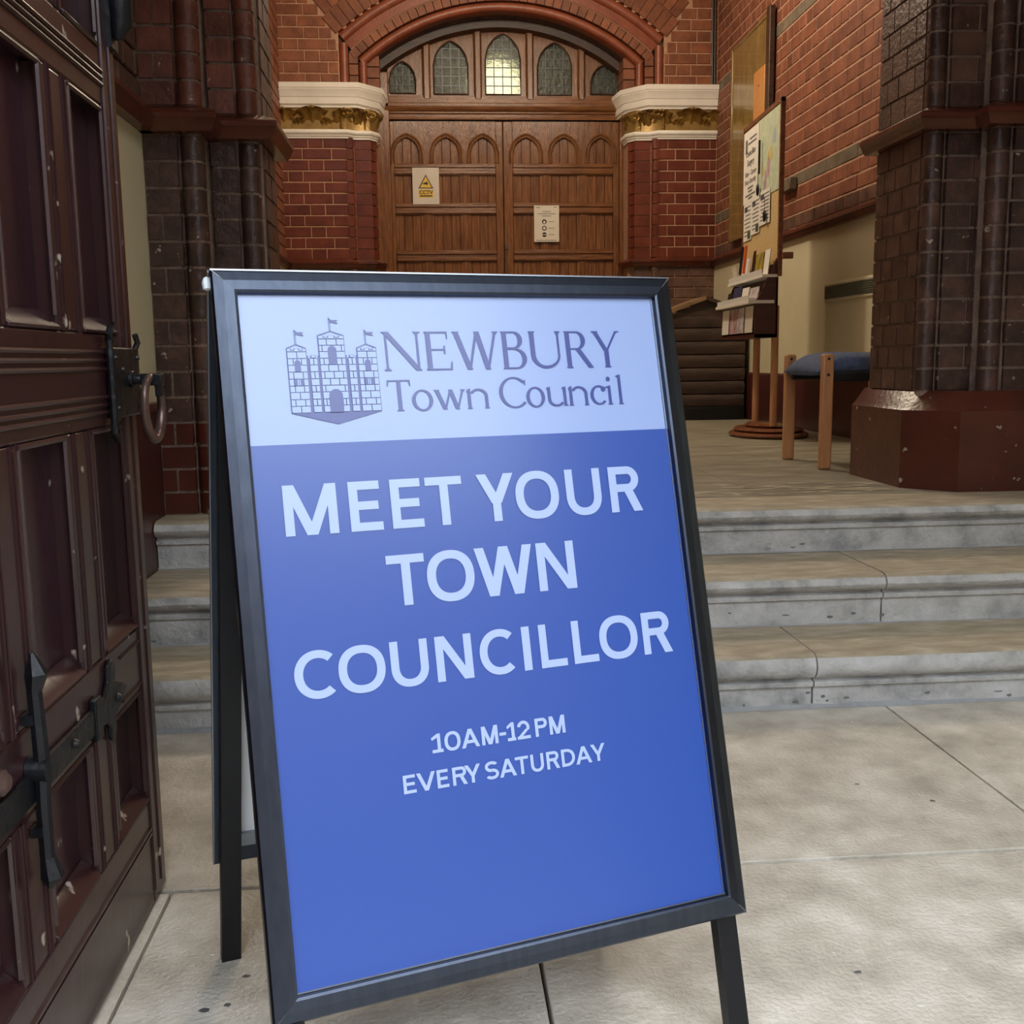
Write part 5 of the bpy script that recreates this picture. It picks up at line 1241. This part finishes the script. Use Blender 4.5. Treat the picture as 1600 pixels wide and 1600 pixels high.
# chairs
def chair(x, y, label):
    e = empty('side_chair', (x, y, ZU), label, 'chair')
    def C(mb, nm, m_, **k): return mb.build(nm, m_, e, **k)
    for yy in (-.225, .225):
        C(MB().box(-.025, .025, yy-.017, yy+.017, 0, .475), 'leg', BEECH, bevel=.009)
        C(MB().tube([(-.0, yy-.0172, .455), (0, yy-.0195, .455)], .006, 8).tube([(0, yy-.0172, .39), (0, yy-.0195, .39)], .006, 8), 'screw_cap', BLACK)
        mb = MB(); mb.tube([(.40, yy, 0), (.385, yy, .30), (.385, yy, .46), (.41, yy, .66), (.45, yy, .84)], .022, 4, sq=(1.1, .8)); C(mb, 'leg', BEECH, bevel=.004)
        C(MB().box(.0, .38, yy*.88-.010, yy*.88+.010, .362, .398), 'underseat_shade', BLACK, bevel=.004)  # black strips standing in for the shadow under the seat
    C(MB().box(.36, .385, -.21, .21, .345, .385), 'cross_rail', BEECH, bevel=.004)
    # cushion: waterfall front
    nx, ny = 14, 10; vs = []; 
    for side in (1, 0):
        for i in range(nx+1):
            for j in range(ny+1):
                u, v = i/nx, j/ny; xx = -.035+.445*u; yy = (-.208+.416*v)
                top = .474+.012*math.sin(PI*v)-.045*max(0, (.30-u)/.30)**2-.008*u; ed = min(u, 1-u)*nx*.5; ed2 = min(v, 1-v)*ny*.45
                r_ = .016*(max(0, 1-ed)**2+max(0, 1-ed2)**2)
                bot = .395-.022*max(0, (.28-u)/.28)**2
                z = (top-r_) if side else (bot+r_*.8); vs.append((xx, yy, z))
    N_ = (nx+1)*(ny+1); fs = []
    for i in range(nx):
        for j in range(ny):
            a = i*(ny+1)+j; fs.append((a, a+ny+1, a+ny+2, a+1)); fs.append((N_+a, N_+a+1, N_+a+ny+2, N_+a+ny+1))
    for i in range(nx):
        for j in (0, ny): a = i*(ny+1)+j; fs.append((a, a+ny+1, N_+a+ny+1, N_+a))
    for j in range(ny):
        for i in (0, nx): a = i*(ny+1)+j; fs.append((a, a+1, N_+a+1, N_+a))
    o = C(MB().add(vs, fs), 'seat', BLUEFAB, smooth=True)
    o.data.set_sharp_from_angle(angle=1.9)
    mb = MB(); vs = []
    for i in range(9):
        v = i/8; yy = -.205+.41*v; q = .02*math.sin(PI*v)
        for (xx, zz) in ((.395+q, .56), (.44+q, .86), (.455+q, .87), (.47+q, .86), (.43+q, .56), (.41+q, .55)): vs.append((xx, yy, zz))
    mb.add(vs, [(i*6+k, i*6+(k+1) % 6, i*6+6+(k+1) % 6, i*6+6+k) for i in range(8) for k in range(6)]+[tuple(range(6)), tuple(range(48, 54))])
    C(mb, 'backrest', BLUEFAB, smooth=True)
    return e
chair(1.625, 4.46, 'beech side chair with blue upholstered seat standing half behind the right pier')

# timber hutch
HX, HY = 2.045, 7.78
hu = empty('timber_hutch', (HX, HY, ZU), 'dark brown slatted timber hutch with low gabled top in the back right corner', 'hutch')
hw = .305
MB().box(-hw-.02, hw-.0, -.02, .42, 0, .095).build('base_plinth', BLACK, hu, bevel=.004)
MB().box(-hw+.03, hw-.03, .02, .40, .09, .78).build('inner_box', HUTCH, hu)
zz = .095; rr = random.Random(4)
for k in range(7):
    h_ = .098; mb = MB(); pf = [(.02, 0), (.004, .004), (-.002, .03), (-.004, .055), (.0, .085), (.006, h_-.006), (.02, h_)]
    n = 14; vs = []
    for i in range(n+1):
        x = -hw+2*hw*i/n; w = rr.uniform(-.0025, .0025)
        for (y, z) in pf: vs.append((x+(rr.uniform(-.004, .004) if i in (0, n) else 0), y+w, zz+z))
    m_ = len(pf); mb.add(vs, [(i*m_+j, i*m_+(j+1) % m_, (i+1)*m_+(j+1) % m_, (i+1)*m_+j) for i in range(n) for j in range(m_)]+[tuple(range(m_)), tuple(range(n*m_, (n+1)*m_))[::-1]])
    mb.build('slat', HUTCH, hu, smooth=True); 
    MB().box(hw-.02, hw, .0, .42, zz+.004, zz+h_-.004).build('slat', HUTCH, hu, bevel=.004)
    MB().box(-hw, -hw+.02, .0, .42, zz+.004, zz+h_-.004).build('slat', HUTCH, hu, bevel=.004)
    zz += h_
# curved gable boards
for j in range(3):
    mb = MB(); z0 = zz+j*.034; wj = hw*(1-j*.32); 
    pts = []
    for i in range(9): s_ = -1+2*i/8; pts.append((s_*wj, z0+(.035 if j else .028)*(1-abs(s_))**.9+.0))
    lo = [(wj, z0-.02), (-wj, z0-.02)]
    mb.prism(pts+lo, .0+.004*j, .03, axis=1); mb.build('gable_board', HUTCH, hu)
for sx in (-1, 1):
    mb = MB(); a, b_ = (0, zz+.105), (sx*(hw+.025), zz-.012)
    mb.prism([a, b_, (b_[0], b_[1]+.028), (0, a[1]+.028)], -.03, .42, axis=1); mb.build('roof_board', HUTCH_LIT if sx < 0 else HUTCH, hu)
# heater casing and vent on the right wall
hc = empty('heater_casing', (XR, 5.6, .80), 'cream boxed heater casing with grey vent grille on the right wall', 'heater casing')
MB().box(-.075, .0, -.7, .52, 0, .535).build('casing', CREAM, hc, bevel=.006)
MB().box(-.085, -.070, -.62, .515, .425, .530).build('vent_surround', CREAM, hc, bevel=.004)
MB().box(-.088, -.083, -.60, .495, .442, .515).build('grille', GREYV, hc)
mb = MB()
for k in range(6): mb.box(-.092, -.087, -.60, .495, .447+k*.012, .451+k*.012)
mb.build('grille_bars', GREYV, hc)
# gilt notice board on the right wall
nb = empty('notice_board', (XR-.02, 7.85, 1.80), 'tall gilt backed notice board high on the right brick wall behind the display stand', 'notice board')
MB().box(-.012, .01, -.42, .43, .03, 1.42).build('back_panel', CASE, nb)
for (y0, y1, z0, z1, m_) in ((-.50, -.42, -.02, 1.47, OAK_D), (.43, .455, -.0, 1.44, CASE), (-.50, .455, .0, .03, CASE), (-.42, .43, 1.42, 1.44, CASE)): MB().box(-.03 if m_ is OAK_D else -.02, .01, y0, y1, z0, z1).build('frame_rail', m_, nb, bevel=.006)
MB().box(-.030, -.014, -.41, -.16, .62, 1.11).build('pine_panel', ORANGEW, nb, bevel=.003)
for z in (.75, 1.0): MB().tube([(-.030, -.28, z), (-.034, -.28, z)], .006, 8).build('screw', BRONZE, nb)
